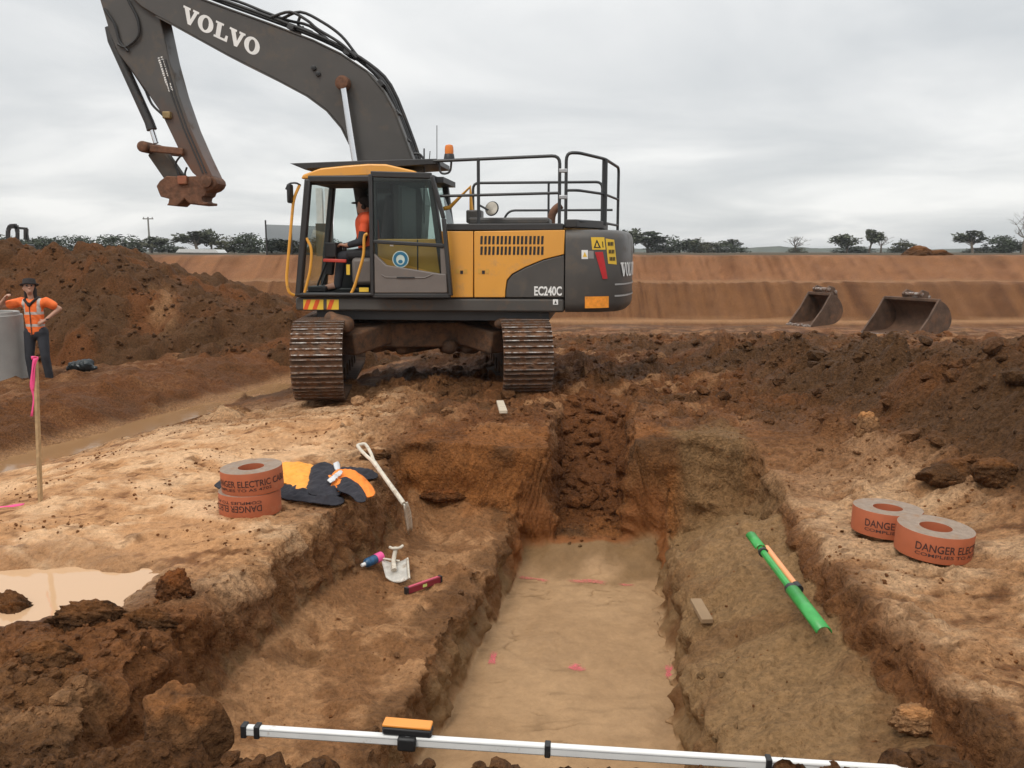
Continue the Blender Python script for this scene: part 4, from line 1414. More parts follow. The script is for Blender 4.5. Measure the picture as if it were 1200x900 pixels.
MB().tube([EL(447, 322, DY + .032), EL(452, 325, DY + .032), EL(498, 325.5, DY + .032), EL(507, 321.5, DY + .032)], .008, 6).build('door_crease', DOORG, door)
pane([EL(438, 281, DY - .01), EL(437, 207, DY - .01), EL(504, 209, DY - .01), EL(517, 285, DY - .01)], GLASSD, door)
pane([EL(440, 300, DY - .01), EL(440, 285, DY - .01), EL(518, 290, DY - .01), EL(518, 322, DY - .01)], GLASSD, door)
MB().bar(EL(457, 287.5, DY), EL(461, 287.7, DY), .005, .018).build('door_tag', WHITE, door, False)
# round ear protection sign on the lower glass
sg = EL(469.5, 303.8, DY)
BLUE = mat('sign_blue', (.02, .14, .24), .4, var=.1)


def disc(pts2, yoff, m, name='sign_face', par=None):
    return MB().prism([(sg.x - x, sg.z + z) for x, z in pts2], DY + yoff - .004, DY + yoff).build(name, m, par, False)


def circ(r, n=28, cx=0, cz=0, sz=1): return [(cx + r * math.cos(2 * math.pi * k / n), cz + sz * r * math.sin(2 * math.pi * k / n)) for k in range(n)]


disc(circ(.106), .006, mat('sign_pale', (.50, .60, .55), .4), 'safety_sign', door)
disc(circ(.095), .009, BLUE, 'safety_sign', door)
disc(circ(.056, 20, 0, -.005, 1.15), .012, mat('sign_pale', (.5, .6, .55), .4), 'safety_sign', door)
disc([(-.062, .01), (-.05, .065), (0, .085), (.05, .065), (.062, .01), (.04, .045), (0, .06), (-.04, .045)], .015, BLUE, 'safety_sign', door)
disc(circ(.03, 16, 0, -.03, .8), .015, BLUE, 'safety_sign', door)
# cab fittings
MB().box2(EL(437, 302, 1.15), (EL(437, 302, 1.15).x + .30, .95, EL(430, 334, 1.15).z)).build('console', DOORG, cab_o, True, .05)
st_ = MB()
sx0 = EL(437, 300, .86)
st_.box((sx0.x + .05, .86, sx0.z + .02), (.52, .50, .13)); st_.box((sx0.x - .26, .86, sx0.z + .40), (.14, .50, .80), Matrix.Rotation(R(-8), 3, 'Y'))
st_.box((sx0.x - .33, .86, sx0.z + .90), (.10, .28, .22)); st_.box((sx0.x, .86, sx0.z - .22), (.4, .4, .4))
st_.build('seat', SEATM, cab_o, True, .05)
MB().bar(EL(379, 305, 1.12), EL(406, 306, 1.12), .04, .045).build('safety_lever', mat('lever_red', (.55, .06, .04), .45, var=.1), cab_o, True, .01)
cn = MB()
cn.box(EL(391, 293, .95), (.16, .3, .20)); cn.bar(EL(386, 322, .9), EL(389, 295, .9), .1, .1); cn.bar(EL(396, 310, .7), EL(403, 293, .95), .035, .035)
cn.box(EL(404, 290, .98), (.05, .05, .12)); cn.box(EL(378, 338, .85), (.25, .5, .08)); cn.bar(EL(372, 335, .95), EL(383, 305, .95), .03, .03)
cn.bar(EL(376, 338, .7), EL(390, 300, .7), .03, .03)
cn.build('controls', BLACK, cab_o, True, .015)
for q in ([(406, 310), (410, 310), (410, 322), (406, 322)], [(421, 337), (432, 337), (432, 342), (421, 342)]):
    yq = 1.155 if q[0][1] < 330 else 1.375
    MB().prism(xz(q, yq), yq - .01, yq + .004).build('decal', DECALY, cab_o, False)
rail([EL(351, 217, 1.42), EL(344, 233, 1.45), EL(335.5, 327, 1.45), EL(338, 343, 1.45), EL(345, 346, 1.40)], .02, RAILY, 'grab_rail')
rail([EL(359, 279, 1.38), EL(365.5, 291, 1.38), EL(364, 315, 1.38), EL(357, 343, 1.38)], .019, RAILY, 'grab_rail')
rail([EL(431, 274, 1.38), EL(426.5, 275.5, 1.38), EL(426.7, 298, 1.38), EL(415.5, 336, 1.38), EL(411, 345, 1.38)], .02, RAILY, 'grab_rail')
mm = EL(340, 227, 1.48)
MB().box(mm, (.05, .14, .24)).build('mirror', BLACK, ex, True, .02)
rail([EL(335, 222, 1.48), EL(338, 215, 1.48), EL(347, 214, 1.48), EL(352, 217, 1.40)], .012)

# ---- beacon, aerials, brackets
bc = EL(526.5, 187, 1.2)
bmount = MB().lathe([(.072, 0), (.062, .065), (.058, .07)], 18, bc).build('beacon_base', BLACK, ex)
m_b, nt, b_, lk = new_mat('beacon_amber')
b_.inputs['Base Color'].default_value = (.90, .26, .03, 1); b_.inputs['Roughness'].default_value = .15; b_.inputs['Transmission Weight'].default_value = .25
MB().lathe([(.056, .07), (.058, .10), (.055, .15), (.045, .178), (.02, .188), (.001, .19)], 18, bc).build('beacon_lens', m_b, bmount)
rail([EL(505, 188, 1.2), EL(515, 188, 1.2), EL(515, 204, 1.2), EL(528, 203, 1.2), EL(529, 188, 1.2)], .014)
rail([EL(512, 147, .9), EL(512, 190, .9)], .005, BLACK, 'aerial', False)
rail([EL(497, 174, 1.0), EL(497, 262, 1.0)], .010, RAIL, 'aerial', False)
rail([EL(485, 180, .6), EL(492, 180, .6), EL(497, 187, .6)], .016, BLACK, 'camera_arm')
rail([EL(504, 177, .5), EL(503, 190, .5)], .006, BLACK, 'aerial', False)

# ---- boom, arm, hitch
BW = .25
top = [(492, 300), (496, 240), (485, 190), (473, 157), (463, 131), (450, 107), (430, 83), (400, 63), (367, 47), (317, 28), (267, 10), (240, 0), (200, -16), (172, -26)]
bot = [(150, -26), (148, -8), (165, 8), (183, 19), (200, 28), (267, 65), (317, 90), (360, 113), (383, 130), (400, 150), (410, 170), (416, 192), (430, 240), (452, 300)]
boom = MB().prism(xz(top + bot, BW), -BW, BW).build('boom', GREY, ex, True, .02)
# flange lips along the boom's upper and lower plates
for seq in (top[1:-1], bot[3:-1]):
    q = [EL(u, v, BW) for u, v in seq]
    ml = MB()
    for a, b in zip(q, q[1:]):
        ml.bar((a.x, 0, a.z), (b.x, 0, b.z), 2 * BW + .03, .018, (0, 0, 1))
    ml.build('boom_plate', GREY, boom)
lt = MB()
e1, e2, o_ = (91, 42.5), (3.2, -18.5), (212, 24.5)
for vs, fs in slab_word():
    lt.add([tuple(EL(o_[0] + e1[0] * x / 5.06 + e2[0] * y, o_[1] + e1[1] * x / 5.06 + e2[1] * y, BW + .004)) for x, y in vs], fs)
lt.build('lettering', WHITE, boom, False, fix=False)
lug = EL(401, 97, BW + .1)
MB().lathe([(.06, -.06), (.10, -.05), (.10, .05), (.06, .06)], 18, (lug.x, BW + .06, lug.z), 'y').build('pin_boss', RUST, boom)
lug2 = EL(369, 82, BW)
for du in (0, 5):
    MB().lathe([(.02, -.01), (.035, -.01), (.035, .03), (.02, .035)], 12, (EL(368 + du, 80 + du * 1.4, BW).x, BW, EL(368, 80 + du * 1.4, BW).z), 'y').build('grease_fitting', BLACK, boom)
for sy_ in (1, -1):
    yy = sy_ * (BW + .13)
    a, b = EL(401.5, 97, BW + .13), EL(437, 322, BW + .13)
    a.y = b.y = yy
    m_ = a.lerp(b, .50)
    cy = MB().tube([m_, b], .085, 16).build('boom_cylinder', GREY2, ex)
    MB().tube([a, m_], .045, 14).build('cylinder_rod', STEEL, cy)
    MB().lathe([(.06, -.05), (.085, -.045), (.085, .045), (.06, .05)], 14, a, 'y').build('rod_eye', RUST, cy)
HY_ = [.06, -.02, -.10, .14]
for i, yy in enumerate(HY_):
    pth = [(488 + i * 2, 192), (474 + i * 2, 152), (452 + i * 2, 103 - i), (430 + i, 78 - i), (400, 58 - i), (366, 42 - i), (316, 23 - i), (266, 5 - i), (230, -9), (190, -28)]
    MB().tube(smooth_path([EL(u, v, yy) for u, v in pth], 3), .024, 7).build('hose', HOSE, boom)
for i, pth in enumerate(([(318, 20), (340, 14), (360, 24), (372, 34), (398, 50), (418, 68)], [(330, 22), (352, 14), (378, 26), (400, 42), (416, 62), (428, 76)],
                         [(244, -8), (280, 2), (310, 14), (338, 24), (362, 30), (384, 46)], [(352, 18), (350, 30), (366, 38)], [(336, 24), (342, 34), (356, 32)])):
    MB().tube(smooth_path([EL(u, v, .16 - .05 * i) for u, v in pth], 4), .021, 7).build('hose', HOSE, boom)
for (u, v) in ((467, 134), (449, 100), (410, 64), (345, 35), (478, 165)):
    p = EL(u, v, 0)
    MB().box(p, (.10, .34, .07), Matrix.Rotation(R(-50 if u > 440 else -25), 3, 'Y')).build('hose_clamp', GREY2, boom, True, .01)

AW = .17
armp = [(100, -55), (128, -66), (158, -50), (180, -14), (189, 28), (198, 70), (209, 110), (223, 150), (237, 182), (249, 207), (246, 215), (236, 212), (225, 202), (214, 185), (202, 160),
        (189, 133), (172, 108), (152, 80), (138, 62), (129, 40), (117, 0)]
ARMM = GREY.copy(); ARMM.name = 'arm_grey'
_nt = ARMM.node_tree; _b = _nt.nodes['Principled BSDF']; _src = _b.inputs['Base Color'].links[0].from_socket
_tc = _nt.nodes.new('ShaderNodeTexCoord'); _sp = _nt.nodes.new('ShaderNodeSeparateXYZ'); _nt.links.new(_tc.outputs['Object'], _sp.inputs[0])
_nz = _nt.nodes.new('ShaderNodeTexNoise'); _nz.inputs['Scale'].default_value = 5; _nz.inputs['Detail'].default_value = 8
_nt.links.new(_tc.outputs['Object'], _nz.inputs['Vector'])
_ad = _nt.nodes.new('ShaderNodeMath'); _ad.operation = 'MULTIPLY_ADD'; _ad.inputs[1].default_value = 1.3
_nt.links.new(_nz.outputs['Fac'], _ad.inputs[0]); _nt.links.new(_sp.outputs['Z'], _ad.inputs[2])
_mr = _nt.nodes.new('ShaderNodeMapRange'); _mr.inputs['From Min'].default_value = EL(230, 195, .17).z + .62; _mr.inputs['From Max'].default_value = EL(215, 110, .17).z + .6
_mr.inputs['To Min'].default_value = .85; _mr.inputs['To Max'].default_value = 0
_nt.links.new(_ad.outputs[0], _mr.inputs['Value'])
_mx = _nt.nodes.new('ShaderNodeMix'); _mx.data_type = 'RGBA'; _mx.inputs['B'].default_value = (.14, .062, .032, 1)
_nt.links.new(_mr.outputs[0], _mx.inputs['Factor']); _nt.links.new(_src, _mx.inputs['A']); _nt.links.new(_mx.outputs['Result'], _b.inputs['Base Color'])
arm = MB().prism(xz(armp, AW), -AW, AW).build('arm', ARMM, ex, True, .015)
for off in (4, 8):
    q = [EL(u - off, v, AW) for u, v in ((198, 70), (209, 110), (223, 150), (237, 182), (246, 203))]
    MB().tube([(p.x, AW + .004, p.z) for p in q], .012, 6).build('arm_pipe', GREY2, arm)
MB().lathe([(.08, -.21), (.11, -.20), (.11, .20), (.08, .21)], 16, EL(163, -8, 0), 'y').build('pin_boss', RUST, arm)
# lettering down the arm
aO, aE, aU = EL(184, 67, AW + .003), EL(197, 109, AW + .003), EL(190, 65, AW + .003)
ex1 = (aE - aO); exu = (aU - aO)
AL = ex1.length
blk = MB()                                    # two lines of print too small to read, then the number
for (t0, t1, w0, w1, nb_) in ((.02, .60, .60, .98, 9), (.02, .80, .05, .42, 13)):
    for k in range(nb_):
        a_ = t0 + (t1 - t0) * k / nb_; b_2 = a_ + (t1 - t0) / nb_ * (.72 if k % 4 else .5)
        e_ = w0 + (w1 - w0) * (.0 if k % 3 else .12)
        blk.add([aO + ex1 * a_ + exu * e_, aO + ex1 * b_2 + exu * e_, aO + ex1 * b_2 + exu * w1, aO + ex1 * a_ + exu * w1], [(0, 1, 2, 3)])
blk.build('lettering', WHITE, arm, False, fix=False)
vs, fs = text_geo('285', .22, .85, .02)
MB().add([aO + ex1 * (.76 + p[0]) + exu * (.18 + p[1]) for p in vs], fs).build('lettering', WHITE, arm, False, fix=False)
# bucket cylinder and linkage
bcyl = MB()
bcyl.tube([EL(127, 32, 0), EL(132, 48, 0), EL(175, 143, 0), EL(178, 152, 0)], [.05, .07, .07, .075], 14)
bcyl = bcyl.build('bucket_cylinder', GREY2, ex)
MB().tube([EL(178, 152, 0), EL(183, 168, 0)], .038, 12).build('cylinder_rod', STEEL, bcyl)
for (o1, w1) in (((-4, 0), .018), ((5, -3), .015)):
    MB().tube(smooth_path([EL(140 + o1[0], 55 + o1[1], .12), EL(152 + o1[0], 72 + o1[1], .12), EL(170, 105, .12), EL(178, 122, .12), EL(190, 134, .13), EL(196, 140, .15)]), w1, 6).build('hose', HOSE, arm)
MB().tube(smooth_path([EL(150, 0, .2), EL(161, 22, .2), EL(162, 42, .2), EL(148, 55, .2), EL(138, 52, .2)]), .018, 6).build('hose', HOSE, arm)
MB().tube(smooth_path([EL(122, 10, .2), EL(134, 28, .2), EL(140, 48, .2), EL(150, 60, .2)]), .018, 6).build('hose', HOSE, arm)
MB().box(EL(196, 135, .19), (.12, .08, .10)).build('valve_block', mat('brass_valve', (.28, .20, .09), .5, .4, dirt=.4), arm, True, .015)
lk_ = MB()
for sy_ in (-1, 1):
    lk_.bar((EL(177, 174, .2).x, sy_ * .22, EL(177, 174, .2).z), (EL(216, 178, .2).x, sy_ * .22, EL(216, 178, .2).z), .05, .10, (0, 0, 1))
lk_.lathe([(.05, -.27), (.08, -.26), (.08, .26), (.05, .27)], 14, EL(177, 174, 0), 'y')
lk_.build('guide_link', RUST, ex, True, .015)
MB().bar(EL(183, 176, 0), EL(208, 212, 0), .26, .16, (0, 1, 0)).build('push_link', mat('link_steel', (.075, .062, .05), .6, .2, var=.25, dirt=.5, dirtcol=(.12, .07, .04)), ex, True, .03)
HW = .17
hit = [(186, 218), (190, 212), (198, 206), (213, 207), (240, 206), (252, 205), (258, 207.5), (261.5, 211), (262.5, 215), (260, 219.5), (255, 223), (249, 224.5), (247, 229), (243, 231), (242, 235),
       (245, 237), (250, 237), (250, 240), (238, 240.5), (233, 239), (226, 239.5), (221, 235), (219, 232.5), (215, 237), (210, 241.5), (198, 240.5), (200, 238), (201, 233), (191, 230.5), (189, 226)]
hit = [(u - 3 - max(0, u - 225) * .16, v) for u, v in hit]
MB().prism(xz(hit, HW), -HW, HW).build('quick_hitch', RUST, ex, True, .012)
pb = EL(249, 214, 0)
MB().lathe([(.04, -.24), (.085, -.23), (.085, .23), (.04, .24)], 16, pb, 'y').build('hitch_pin', RUST, ex)
MB().box(EL(214, 211, .19), (.14, .05, .12)).build('hitch_lock', mat('hitch_orange', (.30, .10, .05), .7, var=.3, dirt=.4), ex, True, .01)
for pth in ([(213, 181), (206, 192), (210, 208)], [(219, 196), (217, 205), (224, 216)]):
    MB().tube(smooth_path([EL(u, v, .1) for u, v in pth]), .014, 6).build('hose', HOSE, arm)

# ================================================================== water
def water(name, outline, z, label, col, rough=.04):
    m, nt, b, lk = new_mat(name)
    N = nt.nodes.new
    b.inputs['Base Color'].default_value = (*col, 1); b.inputs['Roughness'].default_value = rough; b.inputs['IOR'].default_value = 1.33
    tc = N('ShaderNodeTexCoord'); nz = N('ShaderNodeTexNoise'); nz.inputs['Scale'].default_value = 9; nz.inputs['Detail'].default_value = 3
    lk.new(tc.outputs['Object'], nz.inputs['Vector'])
    bp = N('ShaderNodeBump'); bp.inputs['Strength'].default_value = .03; bp.inputs['Distance'].default_value = .02
    lk.new(nz.outputs['Fac'], bp.inputs['Height']); lk.new(bp.outputs[0], b.inputs['Normal'])
    o = MB().slab(outline, z - .02, z).build(name, m, None, False)
    return tag(o, label, kind='structure')


el = [(-2.66 + .95 * math.cos(a), 4.26 + .80 * math.sin(a)) for a in [k * math.pi / 20 for k in range(40)]]
water('puddle', el, -0.050, 'shallow muddy tan puddle on the near left', (.56, .355, .205))
dr = []
for y in np.linspace(3, 15.6, 30): dr.append((-5.7 + (y - 9.3) * 1.6 / 5.9 - .34, y))
for y in np.linspace(15.6, 3, 30): dr.append((-5.7 + (y - 9.3) * 1.6 / 5.9 + .34, y))
water('drain_water', dr, -0.625, 'thin strip of brown water in the drain below the heap', (.30, .17, .08), .08)

# ================================================================== marks sprayed on the trench floor
def spray_mat(name, col, lo, hi):
    """sprayed paint that thins out to bare ground at its ragged edges"""
    m, nt, b, lk = new_mat(name)
    N = nt.nodes.new
    b.inputs['Base Color'].default_value = (*col, 1); b.inputs['Roughness'].default_value = .75
    at = N('ShaderNodeAttribute'); at.attribute_name = 'cover'
    tc = N('ShaderNodeTexCoord'); nz = N('ShaderNodeTexNoise'); nz.inputs['Scale'].default_value = 55; nz.inputs['Detail'].default_value = 6; nz.inputs['Roughness'].default_value = .7
    lk.new(tc.outputs['Object'], nz.inputs['Vector'])
    ad = N('ShaderNodeMath'); ad.operation = 'MULTIPLY_ADD'; ad.inputs[1].default_value = 1.6; lk.new(nz.outputs['Fac'], ad.inputs[0])
    lk.new(at.outputs['Fac'], ad.inputs[2])
    mr = N('ShaderNodeMapRange'); mr.inputs['From Min'].default_value = lo; mr.inputs['From Max'].default_value = hi; mr.inputs['To Max'].default_value = .92
    lk.new(ad.outputs[0], mr.inputs['Value'])
    tr = N('ShaderNodeBsdfTransparent'); mx = N('ShaderNodeMixShader')
    lk.new(mr.outputs[0], mx.inputs[0]); lk.new(tr.outputs[0], mx.inputs[1]); lk.new(b.outputs[0], mx.inputs[2])
    lk.new(mx.outputs[0], nt.nodes['Material Output'].inputs['Surface'])
    return m


PINK = spray_mat('pink_spray', (.80, .14, .18), 1.25, 1.95)
PINKF = spray_mat('pink_spray_faded', (.66, .17, .14), 1.25, 2.0)


def spray(pts, wpx, seed, m=None):
    """ragged painted streak following pixel points on the trench floor"""
    r = random.Random(seed)
    P = [at_z(u, v, -.86) for u, v in pts]
    P = smooth_path(P, 8)
    vs, fs, cov = [], [], []
    for i, p in enumerate(P):
        a = P[max(0, i - 1)]; b = P[min(len(P) - 1, i + 1)]
        d = (b - a); d.z = 0; d.normalize(); nr = Vector((-d.y, d.x, 0))
        w = 1.9 * wpx / 1000 * p.y * r.uniform(.8, 1.2)
        for s in (-.5, -.2, .2, .5):
            q = p + nr * w * s
            vs.append((q.x, q.y, 0))
            cov.append((1 - (2 * s) ** 2) * min(1, 4 * (i + .01) / len(P), 4 * (len(P) - 1 - i + .01) / len(P)))
    for i in range(len(P) - 1):
        for k in (0, 1, 2):
            fs.append((4 * i + k, 4 * i + k + 1, 4 * i + 5 + k, 4 * i + 4 + k))
    zz_ = HG(np.array([q[0] for q in vs]), np.array([q[1] for q in vs])) + .005
    vs = [(q[0], q[1], float(z2)) for q, z2 in zip(vs, zz_)]
    o = MB().add(vs, fs).build('paint_mark', m or PINK, ground, True)
    a = o.data.attributes.new('cover', 'FLOAT', 'POINT'); a.data.foreach_set('value', np.array(cov, np.float32))
    return o


spray([(597, 677), (625, 679), (650, 683)], 6, 1, PINKF); spray([(655, 682), (690, 682), (718, 685)], 8, 2, PINKF); spray([(720, 684), (748, 686)], 6, 3, PINKF)
spray([(580, 762), (575, 783)], 8, 4); spray([(667, 776), (676, 782), (688, 780)], 13, 5); spray([(784, 777), (785, 800)], 9, 6)

# ================================================================== rolls of cable warning tape
TAPE = mat('tape_orange', (.41, .112, .047), .6, var=.07, vscale=12, dirt=.16, dirtcol=(.42, .22, .13), dscale=8)
TAPEG = mat('tape_edge', (.30, .225, .17), .8, var=.14, vscale=30, dirt=.46, dirtcol=(.30, .17, .09), dscale=9)
_nt = TAPEG.node_tree; _b = _nt.nodes['Principled BSDF']               # wound layers seen on the flat face
_tc = _nt.nodes.new('ShaderNodeTexCoord'); _wv = _nt.nodes.new('ShaderNodeTexWave'); _wv.wave_type = 'RINGS'; _wv.rings_direction = 'Z'
_wv.inputs['Scale'].default_value = 38; _wv.inputs['Distortion'].default_value = 2.5; _wv.inputs['Detail'].default_value = 3; _wv.inputs['Detail Scale'].default_value = 4
_nt.links.new(_tc.outputs['Object'], _wv.inputs['Vector'])
_bp = _nt.nodes.new('ShaderNodeBump'); _bp.inputs['Strength'].default_value = .6; _bp.inputs['Distance'].default_value = .004
_nt.links.new(_wv.outputs['Fac'], _bp.inputs['Height']); _nt.links.new(_bp.outputs[0], _b.inputs['Normal'])
INK = mat('tape_ink', (.06, .022, .018), .6, var=.2, vscale=50)


def tape_roll(loc, label, a0, flip=False, r=.200, ri=.085, h=.150, tilt=(0, 0)):
    root = empty('tape_roll', loc); root.rotation_euler = (tilt[0], tilt[1], 0)
    tag(root, label, 'tape roll', 'rolls of orange cable warning tape')
    mb = MB()
    N_ = 72
    mb.lathe([(ri, .002), (r, 0), (r + .001, .004), (r + .001, h - .004), (r, h), (ri, h - .003)], N_, (0, 0, 0), 'z', True)
    mb.mi = []
    for i in range(6):
        mb.mi += [1 if i in (0, 4) else 0] * N_
    mb.build('tape', [TAPE, TAPEG], root)
    for (body, hh, z0, w) in (('DANGER ELECTRIC CABLE', .044, .060, .60), ('COMPLIES TO AS 4702', .019, .032, .44)):
        vs, fs = text_geo(body, w, hh, .012)
        pts = []
        for x, y in vs:
            zz = z0 + y
            a = a0 + x / r
            if flip: zz = h - zz; a = a0 - x / r
            pts.append(((r + .0028) * math.cos(a), (r + .0028) * math.sin(a), zz))
        MB().add(pts, fs).build('lettering', INK, root, False, fix=False)
    return root


pL = at_z(294, 604, .0)
zL = g_flat(pL.x, pL.y, .15) - .012
tape_roll((pL.x, pL.y, zL), 'lower tape roll of the stacked pair beside the jacket, print upside down', R(-52), True)
tape_roll((pL.x + .02, pL.y + .015, zL + .153), 'upper tape roll of the stacked pair beside the jacket', R(-163), tilt=(R(1.5), R(-2.5)))
pR = at_z(1092, 650, .06)
zR = g_flat(pR.x, pR.y, .15) - .015
tape_roll((pR.x, pR.y, zR), 'front tape roll of the two lying beside the far trench wall', R(-143), tilt=(R(2), R(3)))
pR2 = at_z(1061, 622, .11)
pR2 = Vector((pR.x - .075, pR.y + .43, 0))
tape_roll((pR2.x, pR2.y, g_flat(pR2.x, pR2.y, .15) - .015), 'tape roll behind another one beside the far trench wall', R(-150), tilt=(R(-1), R(2)))

# ================================================================== jacket thrown on the ground
NAVY = mat('navy_cloth', (.020, .019, .026), .9, var=.25, vscale=14, bump=.3, bscale=60)
HIVIS = mat('hivis_orange', (.88, .24, .025), .75, var=.10, vscale=9, bump=.25, bscale=50)
HIVISY = mat('hivis_amber', (.86, .34, .045), .75, var=.10, vscale=9, bump=.25, bscale=50)
SILVER = mat('reflective_tape', (.66, .66, .66), .35, .1, var=.1)


def crumple(o, amp, sc, seed):
    me = o.data; n_ = len(me.vertices)
    co = np.empty(n_ * 3, np.float32); me.vertices.foreach_get('co', co); co = co.reshape(-1, 3)
    nr = np.empty(n_ * 3, np.float32); me.vertices.foreach_get('normal', nr); nr = nr.reshape(-1, 3)
    d = fbm(co[:, 0] * sc + co[:, 2] * sc * .7, co[:, 1] * sc * 1.4 + co[:, 2] * sc, 3, seed)
    d = np.abs(d) * 2 - .6
    co += nr * (amp * d)[:, None]
    me.vertices.foreach_set('co', co.ravel().astype(np.float32)); me.update()


jr = at_z(345, 578, 0)
jz = g_flat(jr.x, jr.y, .3) - .02
jack = empty('work_jacket', (jr.x, jr.y, jz))
tag(jack, 'crumpled orange and navy hi-vis work jacket dropped at the trench edge', 'jacket')


def jp(u, v, h):
    """point of the jacket seen at a pixel, h above the ground"""
    p = at_z(u, v, jz + h)
    return Vector((p.x - jr.x, p.y - jr.y, h))


def inside(px_, py_, poly):
    r_ = np.zeros(px_.shape, bool)
    for (x0, y0), (x1, y1) in zip(poly, poly[1:] + poly[:1]):
        r_ ^= ((y0 > py_) != (y1 > py_)) & (px_ < (x1 - x0) * (py_ - y0) / (y1 - y0 + 1e-12) + x0)
    return r_


def jpanel(name, px_poly, m, layer, seed, lift=.0):
    """cloth panel: outline given in the picture, laid over the folds of the heap"""
    P_ = [at_z(u, v, jz + .07) for u, v in px_poly]
    P_ = smooth_path(P_ + [P_[0]], 4)[:-1]
    poly = [(p.x - jr.x, p.y - jr.y) for p in P_]
    xs2, ys2 = [p[0] for p in poly], [p[1] for p in poly]
    st = .0055
    gx_, gy_ = np.meshgrid(np.arange(min(xs2), max(xs2) + st, st), np.arange(min(ys2), max(ys2) + st, st))
    ok = inside(gx_, gy_, poly)
    fold = np.abs(pn(gx_ * 5 + gy_ * 2.5, gy_ * 7, 401)) * .055 + np.abs(pn(gx_ * 13 + 4, gy_ * 10 - gx_ * 6, seed)) * .030 + .008 * pn(gx_ * 30, gy_ * 30, seed + 1)
    # droop to the ground at the outline
    ed = np.full(gx_.shape, 9.0)
    for (x0, y0), (x1, y1) in zip(poly, poly[1:] + poly[:1]):
        dx, dy = x1 - x0, y1 - y0
        t = np.clip(((gx_ - x0) * dx + (gy_ - y0) * dy) / (dx * dx + dy * dy + 1e-9), 0, 1)
        ed = np.minimum(ed, np.hypot(gx_ - x0 - t * dx, gy_ - y0 - t * dy))
    z_ = .008 + layer * .009 + lift * .4 + (.018 + .70 * fold) * ss(-.01, .07, ed)
    id_ = np.arange(gx_.size).reshape(gx_.shape)
    cell = ok[:-1, :-1] & ok[1:, :-1] & ok[:-1, 1:] & ok[1:, 1:]
    f_ = np.stack([id_[:-1, :-1][cell], id_[:-1, 1:][cell], id_[1:, 1:][cell], id_[1:, :-1][cell]], -1)
    used, inv_ = np.unique(f_, return_inverse=True)
    v_ = np.stack([gx_, gy_, z_], -1).reshape(-1, 3)[used]
    o = link_np(name, v_, inv_.reshape(-1, 4), m, True)
    o.parent = jack
    sf = o.modifiers.new('thickness', 'SOLIDIFY'); sf.thickness = .007; sf.offset = -1
    return o


jpanel('lining', [(250, 566), (262, 557), (290, 549), (318, 545), (330, 552), (318, 562), (290, 566), (262, 571)], NAVY, 2, 411, .06)
jpanel('lining', [(322, 562), (350, 560), (388, 566), (404, 576), (392, 582), (358, 578), (330, 574)], NAVY, 0, 412)
jpanel('sleeve', [(372, 543), (400, 541), (425, 541), (441, 545), (441, 551), (420, 553), (390, 555)], NAVY, 0, 413)
jpanel('front_panel', [(298, 552), (313, 540), (340, 537), (370, 540), (368, 556), (362, 572), (346, 569), (335, 560), (316, 556)], HIVISY, 1, 414, .02)
jpanel('back_panel', [(360, 545), (380, 540), (402, 545), (404, 560), (398, 574), (376, 575), (358, 570)], NAVY, 2, 415, .02)
jpanel('sleeve', [(378, 557), (398, 547), (420, 550), (434, 562), (440, 574), (428, 578), (414, 566), (398, 572), (384, 572)], HIVIS, 3, 416, .015)
jpanel('cuff', [(396, 560), (412, 560), (424, 570), (430, 584), (419, 587), (408, 578), (394, 572)], NAVY, 5, 417, .02)
jpanel('reflective_band', [(383, 567), (397, 556), (402, 558), (389, 570)], SILVER, 9, 418, .02)
jpanel('reflective_band', [(390, 543), (397, 541), (399, 549), (393, 551)], SILVER, 6, 419, .02)

# ================================================================== tools in the trench
MUDW = mat('muddy_white_paint', (.62, .56, .46), .55, var=.15, vscale=20, dirt=.42, dirtcol=(.24, .15, .08), dscale=22)
MUDW2 = mat('muddy_aluminium', (.52, .49, .44), .45, .2, var=.2, vscale=20, dirt=.40, dirtcol=(.26, .17, .09), dscale=16)


def world_thing(name, label, cat, loc, group=None):
    return tag(empty(name, loc), label, cat, group)


t0 = at_z(424, 522, .30); t1 = at_z(473, 590, -.02); t2 = at_z(478, 621, -.38)
sv = world_thing('long_shovel', 'long white handled shovel leaning over the trench corner', 'shovel', t2)
v0, v1 = t0 - t2, t1 - t2
ax = (v1 - v0).normalized(); sd = ax.cross(Vector((0, 0, 1))).normalized()
MB().tube([v0 + ax * .18, v0.lerp(v1, .5), v1], [.019, .016, .018], 10).build('shaft', MUDW, sv)
gp = [v0 + ax * .20, v0 + ax * .10 + sd * .026, v0 + sd * .034, v0 - ax * .012, v0 - sd * .034, v0 + ax * .10 - sd * .026, v0 + ax * .20]
MB().tube(smooth_path(gp, 4), .013, 8).build('grip', MUDW, sv)
bl = MB(); cols = []
up = (v1 * -1).normalized(); upn = Vector((0.96, -.25, 0))
for i in range(7):
    t = i / 6
    c = v1.lerp(Vector((0, 0, -.02)), t) + Vector((0, .0, 0))
    for k in range(7):
        s = (k - 3) / 3
        w = .085 * (1 if t < .75 else 1 - .35 * (t - .75) / .25)
        cols.append(c + Vector((.12, .99, 0)) * w * s * (.55 + .45 * min(1, t * 3)) + upn * (.018 * s * s))
bl.add(cols, [(7 * i + k, 7 * i + k + 1, 7 * i + 8 + k, 7 * i + 7 + k) for i in range(6) for k in range(6)])
b_o = bl.build('blade', MUDW, sv); sf = b_o.modifiers.new('thickness', 'SOLIDIFY'); sf.thickness = .008

s0 = at_z(465, 683, -.47)
sp = world_thing('spade', 'short white spade with a small cross grip lying on the left bench', 'spade', s0)


def lp(u, v, h): return at_z(u, v, -.47 + h) - s0


